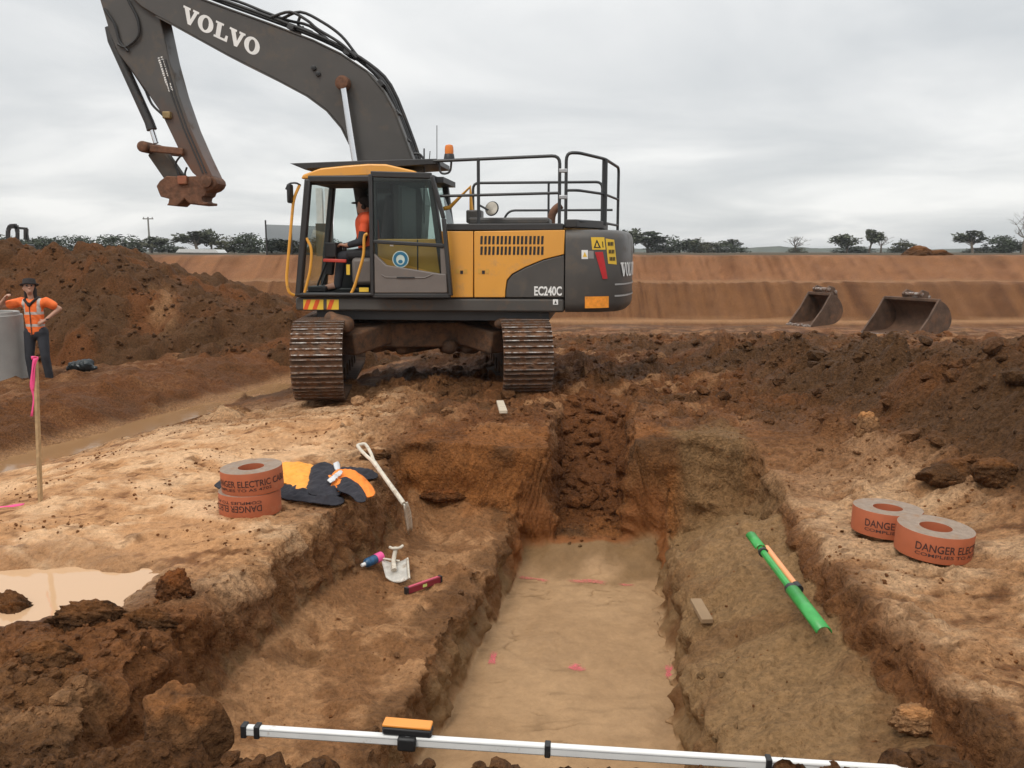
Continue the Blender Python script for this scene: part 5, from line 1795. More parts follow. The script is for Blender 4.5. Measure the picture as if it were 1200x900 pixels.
bl = MB(); cols = []
q4 = [lp(446, 659, .10), lp(477, 659, .10), lp(479, 683, .02), lp(452, 682, .02)]
for i in range(7):
    for k in range(7):
        a = q4[0].lerp(q4[1], k / 6).lerp(q4[3].lerp(q4[2], k / 6), i / 6)
        s = (k - 3) / 3
        cols.append(a + Vector((0, .02, .035)) * (s * s) * .8)
bl.add(cols, [(7 * i + k, 7 * i + k + 1, 7 * i + 8 + k, 7 * i + 7 + k) for i in range(6) for k in range(6)])
b_o = bl.build('blade', MUDW2, sp); sf = b_o.modifiers.new('thickness', 'SOLIDIFY'); sf.thickness = .006
MB().tube([q4[1] + Vector((.004, 0, .03)), q4[2] + Vector((.004, 0, .03))], .008, 6).build('blade_rim', MUDW, sp)
MB().tube([q4[0] + Vector((0, 0, .03)), q4[1] + Vector((-.05, 0, .01))], .007, 6).build('blade_rim', MUDW, sp)
MB().tube([lp(462, 668, .08), lp(461, 657, .12), lp(464, 641, .20)], [.020, .015, .015], 8).build('shaft', MUDW, sp)
MB().tube(smooth_path([lp(456.5, 641, .205), lp(460, 642.5, .20), lp(468, 642, .20), lp(472, 639.5, .205)]), .010, 8).build('grip', MUDW, sp)

c0 = at_z(424, 676, -.43); c1 = at_z(450, 666, -.43)
can = world_thing('spray_can', 'blue marking paint can with a pink cap beside the spade', 'spray can', (c0.x, c0.y, gz(c0.x, c0.y) + .03))
dv = (c1 - c0).normalized()
can.rotation_euler = Vector((0, 0, 1)).rotation_difference(Vector((dv.x, dv.y, .08)).normalized()).to_euler()
MB().lathe([(.018, .03), (.030, .042), (.032, .05), (.032, .125), (.030, .13)], 18).build('body', mat('can_blue', (.02, .08, .17), .35, var=.5, vscale=40), can)
MB().lathe([(.031, .128), (.034, .132), (.034, .182), (.030, .186)], 18).build('cap', mat('can_pink', (.85, .10, .32), .45, var=.08), can)
MB().lathe([(.010, 0), (.013, .004), (.013, .028), (.017, .034)], 12).build('nozzle', WHITE, can)

l0, l1 = at_z(476, 689, -.44), at_z(516, 675, -.44)
lz = max(gz(l0.x, l0.y), gz(l1.x, l1.y))
lev_ = world_thing('spirit_level', 'small dark red spirit level lying beside the spade', 'spirit level', ((l0.x + l1.x) / 2, (l0.y + l1.y) / 2, lz + .025))
hv = (l1 - l0) / 2; hv.z = 0
mr_ = mat('level_red', (.22, .022, .035), .4, var=.15, dirt=.2)
body = MB().bar(-hv, hv, .028, .045).build('body', mr_, lev_, True, .004)
MB().bar(-hv * 1.04, -hv * .93, .031, .048).build('end_cap', BLACK, lev_); MB().bar(hv * .93, hv * 1.04, .031, .048).build('end_cap', BLACK, lev_)
MB().bar(-hv * .12, hv * .12, .030, .02).build('vial', mat('vial', (.6, .7, .2), .2), lev_)
MB().bar(-hv * .85 + Vector((0, 0, .0235)), hv * .85 + Vector((0, 0, .0235)), .016, .004).build('top_edge', mat('level_pink', (.62, .10, .16), .4), lev_)

# green channel with an orange rod strapped alongside
ga, gb = at_z(880, 628, -.03), at_z(966, 742, -.10)
ga.z = max(gz(ga.x, ga.y) + .02, -.03); gb.z = max(gz(gb.x, gb.y) + .02, -.10)
gr_ = world_thing('green_channel', 'green plastic channel with an orange rod lying on the sand bench', 'channel', gb)
GRN = mat('green_plastic', (.045, .33, .07), .35, var=.12, vscale=20, dirt=.15, dirtcol=(.2, .13, .07), dscale=14)
va = ga - gb
dn = -va.normalized(); sd = dn.cross(Vector((0, 0, 1))).normalized(); un = sd.cross(dn)


def channel(t0_, t1_, w, name='channel_end'):
    vs = []
    for t in (t0_, t1_):
        c = va * t
        for k in range(9):
            a = math.pi * k / 8
            vs.append(c + sd * (w * math.cos(a)) + un * (w * .9 * math.sin(a)))
    o = MB().add(vs, [(k, k + 1, 10 + k, 9 + k) for k in range(8)]).build(name, GRN, gr_)
    sf = o.modifiers.new('thickness', 'SOLIDIFY'); sf.thickness = .005
    return o


channel(1.0, .83, .034); channel(.37, 0.0, .040)
MB().tube([va * .84, va * .36], .020, 10).build('bar', GRN, gr_)
MB().tube([va * .85 - sd * .042 - un * .004, va * .42 - sd * .042 - un * .004], .020, 12).build('rod', mat('rod_orange', (.80, .33, .14), .45, var=.08, dirt=.1), gr_)
MB().tube([va * .43 - sd * .042, va * .385 - sd * .042], .025, 12).build('rod_cap', BLACK, gr_)
MB().tube([va * .80, va * .785], .030, 12).build('clamp', GREY2, gr_); MB().tube([va * .40, va * .375], .034, 12).build('clamp', GREY2, gr_)

# levelling staff lying across the near lip, with laser receiver
sa, sb = at_z(284, 855, .075), at_z(1065, 905, .045)
stf = world_thing('levelling_staff', 'white levelling staff with black joints lying across the trench end', 'levelling staff', sa)
sv_ = sb - sa
ALU = mat('staff_white', (.74, .74, .72), .35, var=.06, vscale=8, dirt=.12, dirtcol=(.35, .25, .16), dscale=14)
for k, (a, b, w) in enumerate(((0.0, .262, .036), (.262, .475, .038), (.475, 1.0, .039))):
    MB().bar(sv_ * a, sv_ * b, .026, w).build('section', ALU, stf, True, .006)
    MB().bar(sv_ * a + Vector((0, 0, w * .25)), sv_ * b + Vector((0, 0, w * .25)), .0275, .003).build('groove', mat('staff_grey', (.4, .4, .4), .5), stf, False)
for t in (.004, .025, .262, .475, .80):
    MB().bar(sv_ * (t - .0045), sv_ * (t + .0045), .036, .048).build('joint', BLACK, stf, True, .004)
rcv = world_thing('laser_receiver', 'black laser receiver with an orange face clipped to the staff', 'laser receiver', sa + sv_ * .262)
e1_ = sv_.normalized()
MB().bar(e1_ * -.09 + Vector((0, .012, .036)), e1_ * .085 + Vector((0, .012, .032)), .050, .030).build('body', BLACK, rcv, True, .008)
MB().bar(e1_ * -.088 + Vector((0, .012, .057)), e1_ * .083 + Vector((0, .012, .053)), .052, .011).build('face', mat('receiver_orange', (.80, .30, .05), .4, var=.08, dirt=.15), rcv, True, .004)
MB().bar(e1_ * -.035 + Vector((0, -.006, -.002)), e1_ * .03 + Vector((0, -.006, -.003)), .050, .050).build('clamp', BLACK, rcv, True, .008)

# timber offcuts
TIM = mat('pale_timber', (.52, .44, .33), .75, var=.15, vscale=14, dirt=.2, dirtcol=(.3, .19, .1), dscale=10, bump=.2, bscale=60)
for (ua, va_, ub, vb, z, w, lab) in ((586, 477, 590, 501, .13, .075, 'pale timber plank lying on the soil in front of the excavator track'),
                                     (815, 708, 829, 730, -.40, .07, 'short muddy timber offcut lying on the sand bench')):
    a, b = at_z(ua, va_, z), at_z(ub, vb, z)
    a.z = gz(a.x, a.y) + .03; b.z = gz(b.x, b.y) + .03
    for t_ in (.25, .5, .75):
        q_ = a.lerp(b, t_); d_ = gz(q_.x, q_.y) + .02 - q_.z
        if d_ > 0: a.z += d_; b.z += d_
    o = world_thing('timber_offcut', lab, 'timber', b, 'timber offcuts')
    MB().bar((0, 0, 0), a - b, w, .03).build('plank', TIM if z > 0 else mat('muddy_timber', (.27, .175, .095), .8, var=.15, dirt=.3), o, True, .004)

# marker stake and pink flagging
STK = mat('stake_timber', (.40, .27, .14), .75, var=.2, vscale=25, dirt=.2, dirtcol=(.2, .12, .06), bump=.2, bscale=70)
kb = at_z(46.5, 586, .0); kb.z = gz(kb.x, kb.y)
kt = at_y(41.5, 418, kb.y + .06)
stk = world_thing('marker_stake', 'thin timber survey stake standing by the puddle', 'stake', kb)
MB().bar(Vector((0, 0, -.08)), kt - kb, .020, .036, (0, 1, 0)).build('stake_shaft', STK, stk, True, .002)
rib = world_thing('flagging_ribbon', 'pink flagging ribbon hanging from the survey stake', 'ribbon', kt)
PKR = mat('pink_ribbon', (.85, .08, .26), .45, var=.12)


def ribbon(pts, w, parent, sdv):
    P = smooth_path(pts, 5); vs = []
    for i, p in enumerate(P):
        tw = .5 + .5 * math.cos(i * .55)
        s_ = Vector(sdv) * w * (.55 + .45 * tw) + Vector((0, -1, 0)) * w * .3 * (1 - tw)
        vs += [p - s_, p + s_]
    o = MB().add(vs, [(2 * i, 2 * i + 1, 2 * i + 3, 2 * i + 2) for i in range(len(P) - 1)]).build('ribbon_strip', PKR, parent)
    sf = o.modifiers.new('thickness', 'SOLIDIFY'); sf.thickness = .001
    return o


def kp(u, v, dy=-.03): return at_y(u, v, kt.y + dy) - kt


ribbon([kp(41, 420), kp(38, 432), kp(37, 450), kp(39.5, 465), kp(37, 488)], .014, rib, (1, 0, 0))
ribbon([kp(42.5, 420), kp(41, 428), kp(39, 440), kp(38.5, 458)], .013, rib, (1, 0, 0))
ribbon([kp(36.5, 419.5), kp(41, 418.5), kp(45, 420)], .012, rib, (0, 0, 1))
rp_ = at_z(14, 588, 0); rp_.z = gz(rp_.x, rp_.y)
rg = world_thing('fallen_ribbon', 'faded pink ribbon lying on the tan clay by the stake', 'ribbon', rp_)
pts = []
for (u, v) in ((-12, 589), (2, 590), (14, 588), (28, 586)):
    p = at_z(u, v, 0); pts.append(Vector((p.x, p.y, gz(p.x, p.y) + .02)) - rp_)
ribbon(pts, .022, rg, (0, 1, .2))

# ================================================================== big clods
def big_clod(u, v, z, sx_, sy_, sz_, seed, label, col, name='earth_clod', rough_=.06):
    b = bmesh.new(); bmesh.ops.create_icosphere(b, subdivisions=5, radius=1.0)
    vv = np.array([q.co[:] for q in b.verts]); ff = np.array([[q.index for q in f.verts] for f in b.faces]); b.free()
    r = np.random.RandomState(seed)
    for k in range(9):
        n_ = r.normal(size=3); n_[2] = abs(n_[2]) * .8; n_ /= np.linalg.norm(n_)
        d = .62 + .25 * r.rand()
        pr = vv @ n_
        vv = vv - np.outer(np.maximum(0, pr - d), n_) * .93
    rad = 1 + .16 * fbm(vv[:, 0] * 1.6 + seed, vv[:, 1] * 1.6 + vv[:, 2] * 1.9, 3, seed) + rough_ * fbm(vv[:, 0] * 6 + vv[:, 2] * 3, vv[:, 1] * 6 + vv[:, 2] * 5, 4, seed + 3, .6)
    rad += rough_ * 1.2 * lumps(vv[:, 0] + vv[:, 2] * .6 + 9, vv[:, 1] + vv[:, 2] * .8 + 9, .35, seed + 7, .7) / .35
    vv = vv * rad[:, None] * np.array([sx_, sy_, sz_])
    p = at_z(u, v, z)
    n3 = fbm(vv[:, 0] * 9 + seed, vv[:, 1] * 9 + vv[:, 2] * 9, 4, seed + 9)
    cc = np.zeros_like(vv) + np.array(col)
    cc = cc * (1 + .25 * n3)[:, None]
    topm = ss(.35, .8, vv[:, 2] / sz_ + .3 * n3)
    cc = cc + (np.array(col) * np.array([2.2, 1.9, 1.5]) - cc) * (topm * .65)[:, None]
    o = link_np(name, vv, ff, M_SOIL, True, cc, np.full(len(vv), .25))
    o.location = (p.x, p.y, gz(p.x, p.y) + sz_ * .35)
    return tag(o, label, 'clod', 'large clods of earth')


bc_ = big_clod(218, 884, .0, .155, .13, .20, 21, 'smooth upright block of clay in front of the staff end', (.165, .076, .030), rough_=.035)
bc_.location.z = max(bc_.location.z, at_y(218, 884, bc_.location.y).z + .08)
big_clod(1112, 583, .1, .21, .16, .11, 22, 'dark flat clod at the foot of the spoil ridge', BROWN * .9)
big_clod(1165, 600, .1, .16, .14, .10, 23, 'clod beside the big flat one below the spoil ridge', BROWN * .95)
big_clod(110, 742, .0, .18, .10, .08, 24, 'ragged dark clod heaped at the front rim of the puddle', BROWN * .85, rough_=.16)
big_clod(175, 740, .0, .14, .09, .07, 25, 'ragged clod between the puddle and the trench wall', BROWN * .9, rough_=.16)
big_clod(205, 705, .0, .10, .09, .09, 26, 'small clod at the pointed end of the puddle', RED * .8, rough_=.14)
big_clod(8, 700, .0, .17, .13, .10, 27, 'dark clod cut by the picture edge beside the puddle', BROWN * .85, rough_=.16)
big_clod(55, 772, .05, .15, .11, .08, 28, 'flat brown clod on the rubble below the puddle', BROWN * 1.05, rough_=.1)
big_clod(1018, 462, .62, .10, .06, .15, 29, 'pale upright slab of clay on the churned ground below the buckets', TAN * .7, rough_=.05)
big_clod(1072, 880, -.3, .12, .09, .06, 30, 'tan lump of mud at the near end of the sand bench', TAN * .75, rough_=.1)
big_clod(440, 612, -.5, .13, .08, .06, 31, 'brown clod under the leaning shovel', BROWN, rough_=.12)
big_clod(520, 608, -.5, .20, .09, .06, 32, 'wide clod slumped below the red back wall', RED * .8, rough_=.12)

# ================================================================== concrete manhole ring, bag
CONC = mat('concrete', (.34, .33, .31), .8, var=.12, vscale=3, dirt=.15, dirtcol=(.25, .18, .12), dscale=3, bump=.15, bscale=50)
cp_ = at_y(-11, 449, 15.2)
cr = MB().lathe([(.46, 0), (.60, 0), (.60, 1.24), (.59, 1.25), (.56, 1.25), (.55, 1.30), (.46, 1.30)], 48, (0, 0, 0), 'z', True).build('concrete_ring', CONC, None)
cr.location = (cp_.x, cp_.y, cp_.z - .02)
tag(cr, 'grey concrete manhole ring the worker leans on', 'concrete ring')
bp_ = at_y(96, 440, 15.6); bp_.z = gz(bp_.x, bp_.y)
PLAS = mat('black_plastic_bag', (.020, .028, .032), .28, var=.3, vscale=10, bump=.5, bscale=18)
bg = fused('rubbish_bag', [(Vector((-.18, 0, .08)), Vector((.15, 0, .12)), .12, .14), (Vector((.1, 0, .06)), Vector((.33, -.02, .05)), .1, .05), (Vector((-.3, 0, .02)), Vector((-.1, 0, .05)), .06, .08)], PLAS, None, .02, 3)
crumple(bg, .02, 9, 4)
bg.location = bp_; bg.scale = (.8, .8, .8)
tag(bg, 'black plastic bag on the ground beside the worker', 'bag')

# ================================================================== people
SKIN = mat('skin', (.46, .25, .17), .55, var=.06)
TROU = mat('dark_trousers', (.030, .032, .040), .85, var=.2, vscale=8)
BOOT = mat('dusty_boot', (.13, .085, .05), .8, var=.2)
FELT = mat('dark_felt', (.022, .017, .016), .85, var=.2)


def banded(name, base, bands, vert):
    """hi-vis cloth with sewn reflective bands at given heights (object space)"""
    m, nt, b, lk = new_mat(name)
    N = nt.nodes.new
    tc = N('ShaderNodeTexCoord'); sp_ = N('ShaderNodeSeparateXYZ'); lk.new(tc.outputs['Object'], sp_.inputs[0])
    acc = None

    def cmp(sock, v, eps):
        n_ = N('ShaderNodeMath'); n_.operation = 'COMPARE'; n_.inputs[1].default_value = v; n_.inputs[2].default_value = eps
        lk.new(sock, n_.inputs[0]); return n_.outputs[0]

    def mx(a, c, op='MAXIMUM'):
        if a is None: return c
        n_ = N('ShaderNodeMath'); n_.operation = op; lk.new(a, n_.inputs[0]); lk.new(c, n_.inputs[1]); return n_.outputs[0]
    for z, hw in bands: acc = mx(acc, cmp(sp_.outputs['Z'], z, hw))
    for x, hw, zmin in vert:
        g = N('ShaderNodeMath'); g.operation = 'GREATER_THAN'; g.inputs[1].default_value = zmin; lk.new(sp_.outputs['Z'], g.inputs[0])
        acc = mx(acc, mx(cmp(sp_.outputs['X'], x, hw), g.outputs[0], 'MULTIPLY'))
    mix = N('ShaderNodeMix'); mix.data_type = 'RGBA'; lk.new(acc, mix.inputs['Factor'])
    mix.inputs['A'].default_value = (*base, 1); mix.inputs['B'].default_value = (.50, .44, .40, 1)
    lk.new(mix.outputs['Result'], b.inputs['Base Color']); b.inputs['Roughness'].default_value = .75
    return m


def V3(*a): return Vector(a)


def hand(wrist, dirn, palm_n, s=1.0):
    """palm and five bent fingers as limb list"""
    d = Vector(dirn).normalized(); n_ = Vector(palm_n).normalized(); sd_ = d.cross(n_).normalized()
    w = Vector(wrist); L = [(w, w + d * .075 * s, .026 * s, .036 * s, (n_, .6))]
    for k, (ln, off) in enumerate(((.066, -.030), (.075, -.010), (.070, .010), (.055, .029))):
        a = w + d * .082 * s + sd_ * off * s
        b = a + (d * .8 + n_ * .35).normalized() * ln * .55 * s
        c = b + (d * .35 + n_ * .8).normalized() * ln * .5 * s
        L += [(a, b, .0095 * s, .0088 * s), (b, c, .0088 * s, .0075 * s)]
    a = w + d * .025 * s - sd_ * .03 * s
    b = a + (d * .6 - sd_ * .7 + n_ * .2).normalized() * .04 * s
    L += [(a, b, .0115 * s, .0105 * s), (b, b + (d * .9 + n_ * .3).normalized() * .03 * s, .0105 * s, .009 * s)]
    return L


fp = at_y(46, 449, 15.2)
per_ = empty('person', fp)
tag(per_, 'worker in orange hi-vis shirt and dark hat leaning on the concrete ring, hand on hip', 'person')
# image frame: x right, y away, z up
sR, sL = V3(-.20, 0, 1.46), V3(.23, .02, 1.46)
eR, hR = V3(-.585, -.02, 1.375), V3(-.36, -.16, 1.56)
eL, hL = V3(.42, .10, 1.33), V3(.245, -.10, 1.13)
hipR, hipL = V3(-.085, 0, .92), V3(.125, .02, .92)
kR, kL = V3(-.115, -.03, .49), V3(.17, -.04, .49)
aR, aL = V3(-.115, .02, .09), V3(.185, .02, .09)
hc_ = V3(-.02, -.03, 1.685)
look = V3(.45, -.75, .38).normalized()
limbs = [(V3(.015, 0, 1.0), V3(.015, 0, 1.36), .14, .155, ((0, 1, 0), .68)), (V3(-.10, 0, 1.42), V3(.12, .01, 1.42), .085, .085), (V3(.0, 0, 1.45), V3(-.01, -.02, 1.60), .06, .055),
         (hc_ + V3(0, 0, .015), hc_ + V3(.005, -.005, .055), .088, .090), (hc_ + look * .035 + V3(0, 0, -.06), hc_ + look * .03 + V3(0, 0, -.02), .055, .07),
         (hc_ + look * .10 + V3(0, 0, .0), hc_ + look * .118 + V3(0, 0, -.018), .012, .017),
         (hc_ + look * .085 + V3(0, 0, -.075), hc_ + look * .088 + V3(0, 0, -.07), .028, .03),
         (sR, eR, .055, .043), (eR, hR, .043, .030), (sL, eL, .055, .043), (eL, hL, .043, .030),
         (hipR, kR, .085, .058), (kR, aR, .056, .042), (hipL, kL, .085, .058), (kL, aL, .056, .042),
         (V3(-.03, 0, .95), V3(.07, 0, .95), .12, .12, ((0, 1, 0), .8)),
         (aR + V3(0, .02, -.04), aR + V3(-.03, -.13, -.05), .045, .04), (aL + V3(0, .02, -.04), aL + V3(.04, -.13, -.05), .045, .04)]
ear = look.cross(V3(0, 0, 1)).normalized()
for s in (-1, 1): limbs.append((hc_ + ear * s * .085 + V3(0, 0, -.01), hc_ + ear * s * .09 + V3(0, 0, .02), .013, .016))
limbs += hand(hR, (.55, -.45, .35), (.3, .2, -.9)) + hand(hL, (-.75, -.3, -.35), (0, .9, -.3))
fused('body', limbs, SKIN, per_, .012, 2)
hv_m = banded('hivis_shirt', (.90, .17, .03), [(1.265, .024), (1.05, .024)], [(-.115, .026, 1.27), (.145, .026, 1.27)])
shirt = [(V3(.02, 0, .95), V3(.015, 0, 1.36), .165, .172, ((0, 1, 0), .70)), (V3(-.13, 0, 1.43), V3(.15, .01, 1.43), .095, .095), (sR, sR.lerp(eR, .48), .085, .082), (sL, sL.lerp(eL, .52), .085, .082),
         (V3(.02, 0, .94), V3(.02, 0, 1.0), .172, .168, ((0, 1, 0), .72))]
so = fused('shirt', shirt, hv_m, per_, .014, 3)
crumple(so, .008, 8, 31)
for q_ in so.data.vertices: q_.co.z = max(q_.co.z, .885 + .012 * math.sin(q_.co.x * 30))
MB().bar(V3(.012, -.128, .88), V3(.005, -.118, 1.46), .006, .014, (1, 0, 0)).build('zip', PRINTK, per_)
cl_ = MB().tube(smooth_path([V3(-.10, -.07, 1.50), V3(-.035, -.105, 1.44), V3(0, -.118, 1.40), V3(.035, -.105, 1.44), V3(.10, -.07, 1.51), V3(.09, .05, 1.54), V3(-.08, .05, 1.54), V3(-.10, -.07, 1.50)]), .022, 8)
cl_.build('collar', FELT, per_)
fused('trousers', [(V3(-.04, 0, .92), V3(.08, 0, .92), .145, .145, ((0, 1, 0), .78)), (hipR, kR, .105, .078), (kR, aR, .078, .068), (hipL, kL, .105, .078), (kL, aL, .078, .068)], TROU, per_, .016, 3)
for a, dx in ((aR, -.03), (aL, .04)):
    fused('boot', [(a + V3(0, .02, -.045), a + V3(dx, -.15, -.055), .055, .048), (a + V3(0, 0, .06), a + V3(0, .01, -.03), .062, .06)], BOOT, per_, .016, 2)
hat = MB()
hc2 = hc_ + V3(0, .015, .082)
hat.lathe([(.150, -.012), (.155, -.004), (.148, .004), (.11, .012), (.105, .06), (.095, .095), (.06, .105), (.001, .10)], 28)
ho = hat.build('hat', FELT, per_)
ho.location = hc2; ho.rotation_euler = (R(-12), R(-6), 0)
hair = fused('hair', [(hc_ + V3(0, .05, .03), hc_ + V3(0, .06, -.09), .085, .07), (hc_ + V3(-.06, .03, 0), hc_ + V3(-.075, .03, -.14), .05, .035), (hc_ + V3(.065, .035, 0), hc_ + V3(.075, .035, -.14), .045, .035)], FELT, per_, .014, 2)
MB().lathe([(.032, -.012), (.036, -.01), (.036, .01), (.032, .012)], 14).build('watch', BLACK, per_).location = hL.lerp(eL, .14)
sg_ = MB()
for s in (-1, 1): sg_.box(hc_ + look * .098 + ear * s * .035 + V3(0, 0, .028), (.052, .016, .028), Matrix.Rotation(R(-30), 3, 'Z'))
sg_.build('sunglasses', PRINTK, per_, True, .006)

# operator in the cab
opb = EL(434, 300, .86)
op = empty('person', EX_O + Matrix.Rotation(EX_A, 3, 'Z') @ opb, EX_A)
tag(op, 'operator in orange hi-vis shirt and dark cap seated in the excavator cab', 'person')


def oq(u, v, y=.86): return EL(u, v, y) - opb


nk, hd = oq(429, 253), oq(427.5, 243)
shN, shF = oq(429, 258, 1.05), oq(429, 258, .67)
elN, haN = oq(424, 283, 1.10), oq(406, 287.5, 1.04)
elF, haF = oq(421, 284, .62), oq(402, 289, .70)
hpN, hpF = oq(434, 297, .95), oq(434, 297, .77)
knN, knF = oq(400, 301, .98), oq(400, 301, .74)
anN, anF = oq(396, 334, .98), oq(396, 334, .74)
tor = (oq(433, 290), oq(430, 262))
fused('body', [(tor[0], tor[1], .13, .14), (shN, shF, .08, .08), (nk + V3(0, 0, -.05), hd, .055, .055), (hd, hd + V3(.01, 0, .05), .085, .09), (hd + V3(.05, 0, -.05), hd + V3(.06, 0, -.04), .05, .05), (hd + V3(.10, 0, 0), hd + V3(.105, 0, -.015), .013, .016),
               (shN, elN, .05, .04), (elN, haN, .04, .03), (shF, elF, .05, .04), (elF, haF, .04, .03), (hpN, knN, .08, .06), (knN, anN, .055, .04), (hpF, knF, .08, .06), (knF, anF, .055, .04),
               (anN, anN + V3(.15, 0, -.03), .045, .04), (anF, anF + V3(.15, 0, -.03), .045, .04)] + hand(haN, (1, -.2, .1), (.2, 0, -1)) + hand(haF, (1, .2, .1), (.2, 0, -1)), SKIN, op, .014, 2)
so = fused('shirt', [(tor[0], tor[1], .155, .165), (shN, shF, .095, .095), (shN, shN.lerp(elN, .5), .075, .07), (shF, shF.lerp(elF, .5), .075, .07)], mat('hivis_red_orange', (.85, .12, .04), .75, var=.1), op, .016, 3)
fused('sleeve', [(shN.lerp(elN, .45), elN, .066, .058), (elN, elN.lerp(haN, .75), .055, .042)], TROU, op, .012, 2)
fused('sleeve', [(shF.lerp(elF, .45), elF, .066, .058), (elF, elF.lerp(haF, .75), .055, .042)], TROU, op, .012, 2)
fused('trousers', [(hpN, knN, .10, .075), (knN, anN, .07, .06), (hpF, knF, .10, .075), (knF, anF, .07, .06), (hpN, hpF, .12, .12)], TROU, op, .018, 2)
cp2 = fused('cap', [(hd + V3(-.01, 0, .05), hd + V3(0, 0, .075), .095, .095), (hd + V3(.08, 0, .065), hd + V3(.15, 0, .055), .05, .04, ((0, 0, 1), .35))], FELT, op, .014, 1)
fused('ear_muff', [(hd + V3(-.01, .09, 0), hd + V3(-.01, .10, 0), .035, .035)], FELT, op, .012, 1)

# ================================================================== buckets on the terrace
BUCK = mat('bucket_steel', (.105, .062, .040), .65, .25, var=.35, vscale=5, dirt=.5, dirtcol=(.17, .085, .045), dscale=4, bump=.3, bscale=20)
BUCKI = mat('bucket_inside', (.115, .062, .036), .75, .1, var=.35, vscale=5, dirt=.5, dirtcol=(.12, .06, .035), dscale=4, bump=.3, bscale=20)


def bucket(loc, rz, wid, hgt, dep, label, teeth, ears_w, tilt=0.0):
    root = empty('excavator_bucket', loc, rz); root.rotation_euler = (0, tilt, rz)
    tag(root, label, 'bucket', 'spare buckets on the terrace edge')
    # profile: x = mouth direction, z up; lip on the ground at +x
    pr = [(dep, 0.0), (dep * .72, .015), (dep * .40, .03), (dep * .12, .08 * hgt), (-dep * .08, .22 * hgt), (-dep * .16, .42 * hgt), (-dep * .12, .62 * hgt), (.0, .80 * hgt), (dep * .16, .92 * hgt), (dep * .30, .97 * hgt)]
    pr = [(p.x, p.z) for p in smooth_path([V3(x, 0, z) for x, z in pr], 3)]
    th = .03
    inner = []
    for i, p in enumerate(pr):
        a = Vector(pr[max(0, i - 1)]); b = Vector(pr[min(len(pr) - 1, i + 1)])
        t = (b - a).normalized(); nr = Vector((t.y, -t.x))
        inner.append((p[0] + nr.x * th, p[1] + nr.y * th))
    vs = []
    for (x, z) in pr: vs += [(x, -wid / 2, z), (x, wid / 2, z)]
    n_ = len(pr)
    for (x, z) in inner: vs += [(x, -wid / 2, z), (x, wid / 2, z)]
    fs = [(2 * i, 2 * i + 1, 2 * i + 3, 2 * i + 2) for i in range(n_ - 1)]
    mb = MB(); mb.add(vs, fs)
    mb.cur = 1
    mb.f += [tuple(2 * n_ + k for k in f) for f in [(2 * i + 2, 2 * i + 3, 2 * i + 1, 2 * i) for i in range(n_ - 1)]]; mb.mi += [1] * (n_ - 1)
    mb.build('shell', [BUCK, BUCKI], root, True, fix=False)
    for s in (-1, 1):
        MB().prism(pr + [(dep * .62, .50 * hgt)], s * wid / 2 - .015, s * wid / 2 + .02).build('side_plate', BUCK, root, True, .006)
        MB().bar((dep, s * wid / 2, .02), (dep * .60, s * wid / 2, .50 * hgt), .05, .05, (0, 1, 0)).build('side_cutter', BUCK, root, True, .006)
        MB().bar((dep * .60, s * wid / 2, .50 * hgt), (dep * .30, s * wid / 2, .97 * hgt), .045, .05, (0, 1, 0)).build('side_cutter', BUCK, root, True, .006)
    MB().box((dep - .02, 0, .02), (.16, wid + .03, .035)).build('lip', WORN, root, True, .005)
    MB().box((dep * .27, 0, .965 * hgt), (.10, wid, .07)).build('top_beam', BUCK, root, True, .01)
    for k in range(teeth):
        y = -wid / 2 + wid * (k + .5) / teeth
        MB().add([(dep, y - .04, 0), (dep, y + .04, 0), (dep, y + .04, .06), (dep, y - .04, .06), (dep + .16, y - .02, .01), (dep + .16, y + .02, .01), (dep + .16, y + .02, .025), (dep + .16, y - .02, .025)],
                 [(0, 1, 2, 3), (4, 7, 6, 5), (0, 4, 5, 1), (1, 5, 6, 2), (2, 6, 7, 3), (3, 7, 4, 0)]).build('tooth', WORN, root, False)
    for s in (-1, 1):
        MB().prism([(dep * .28, .95 * hgt), (dep * .34, 1.10 * hgt), (dep * .20, 1.22 * hgt), (-.0 * dep, 1.16 * hgt), (-dep * .14, .90 * hgt), (-dep * .12, .70 * hgt)], s * ears_w - .025, s * ears_w + .025).build('ear', BUCK, root, True, .01)
    for (x, z) in ((dep * .24, 1.10 * hgt), (-dep * .02, 1.02 * hgt)):
        MB().lathe([(.03, -ears_w - .06), (.045, -ears_w - .05), (.045, ears_w + .05), (.03, ears_w + .06)], 12, (x, 0, z), 'y').build('pin', WORN, root)
    return root


q = at_y(962, 381, 20.6); zz = gz(q.x, q.y)
bucket((q.x + .12, q.y, q.z + .01), R(180 + 24), .74, .78, .82, 'narrow toothed bucket standing alone, smaller of the two buckets', 4, .20)
q = at_y(1062, 392, 20.2)
bucket((q.x + .30, q.y + .1, q.z - .01), R(180 + 24), 1.55, .88, .95, 'wide smooth lipped bucket, larger of the two buckets', 0, .22, R(0))

# ================================================================== beyond the basin: pole, screen, shed, machine
RIM = 1.52
POLE = mat('grey_timber_pole', (.20, .19, .17), .8, var=.1)
pp = at_y(176, 297, 190); pp.z = RIM
pole = world_thing('power_pole', 'timber power pole with crossarm above the left trees', 'power pole', pp)
ph = at_y(176, 254.5, 190).z - RIM
MB().tube([(0, 0, 0), (0, 0, ph)], [.24, .17], 8).build('pole_shaft', POLE, pole)
MB().bar((-1.15, 0, ph - .35), (1.15, 0, ph - .35), .2, .22).build('crossarm', POLE, pole)
for x in (-1, 0, 1): MB().lathe([(.08, 0), (.12, .1), (.06, .3)], 8, (x * .95, 0, ph - .25)).build('insulator', POLE, pole)

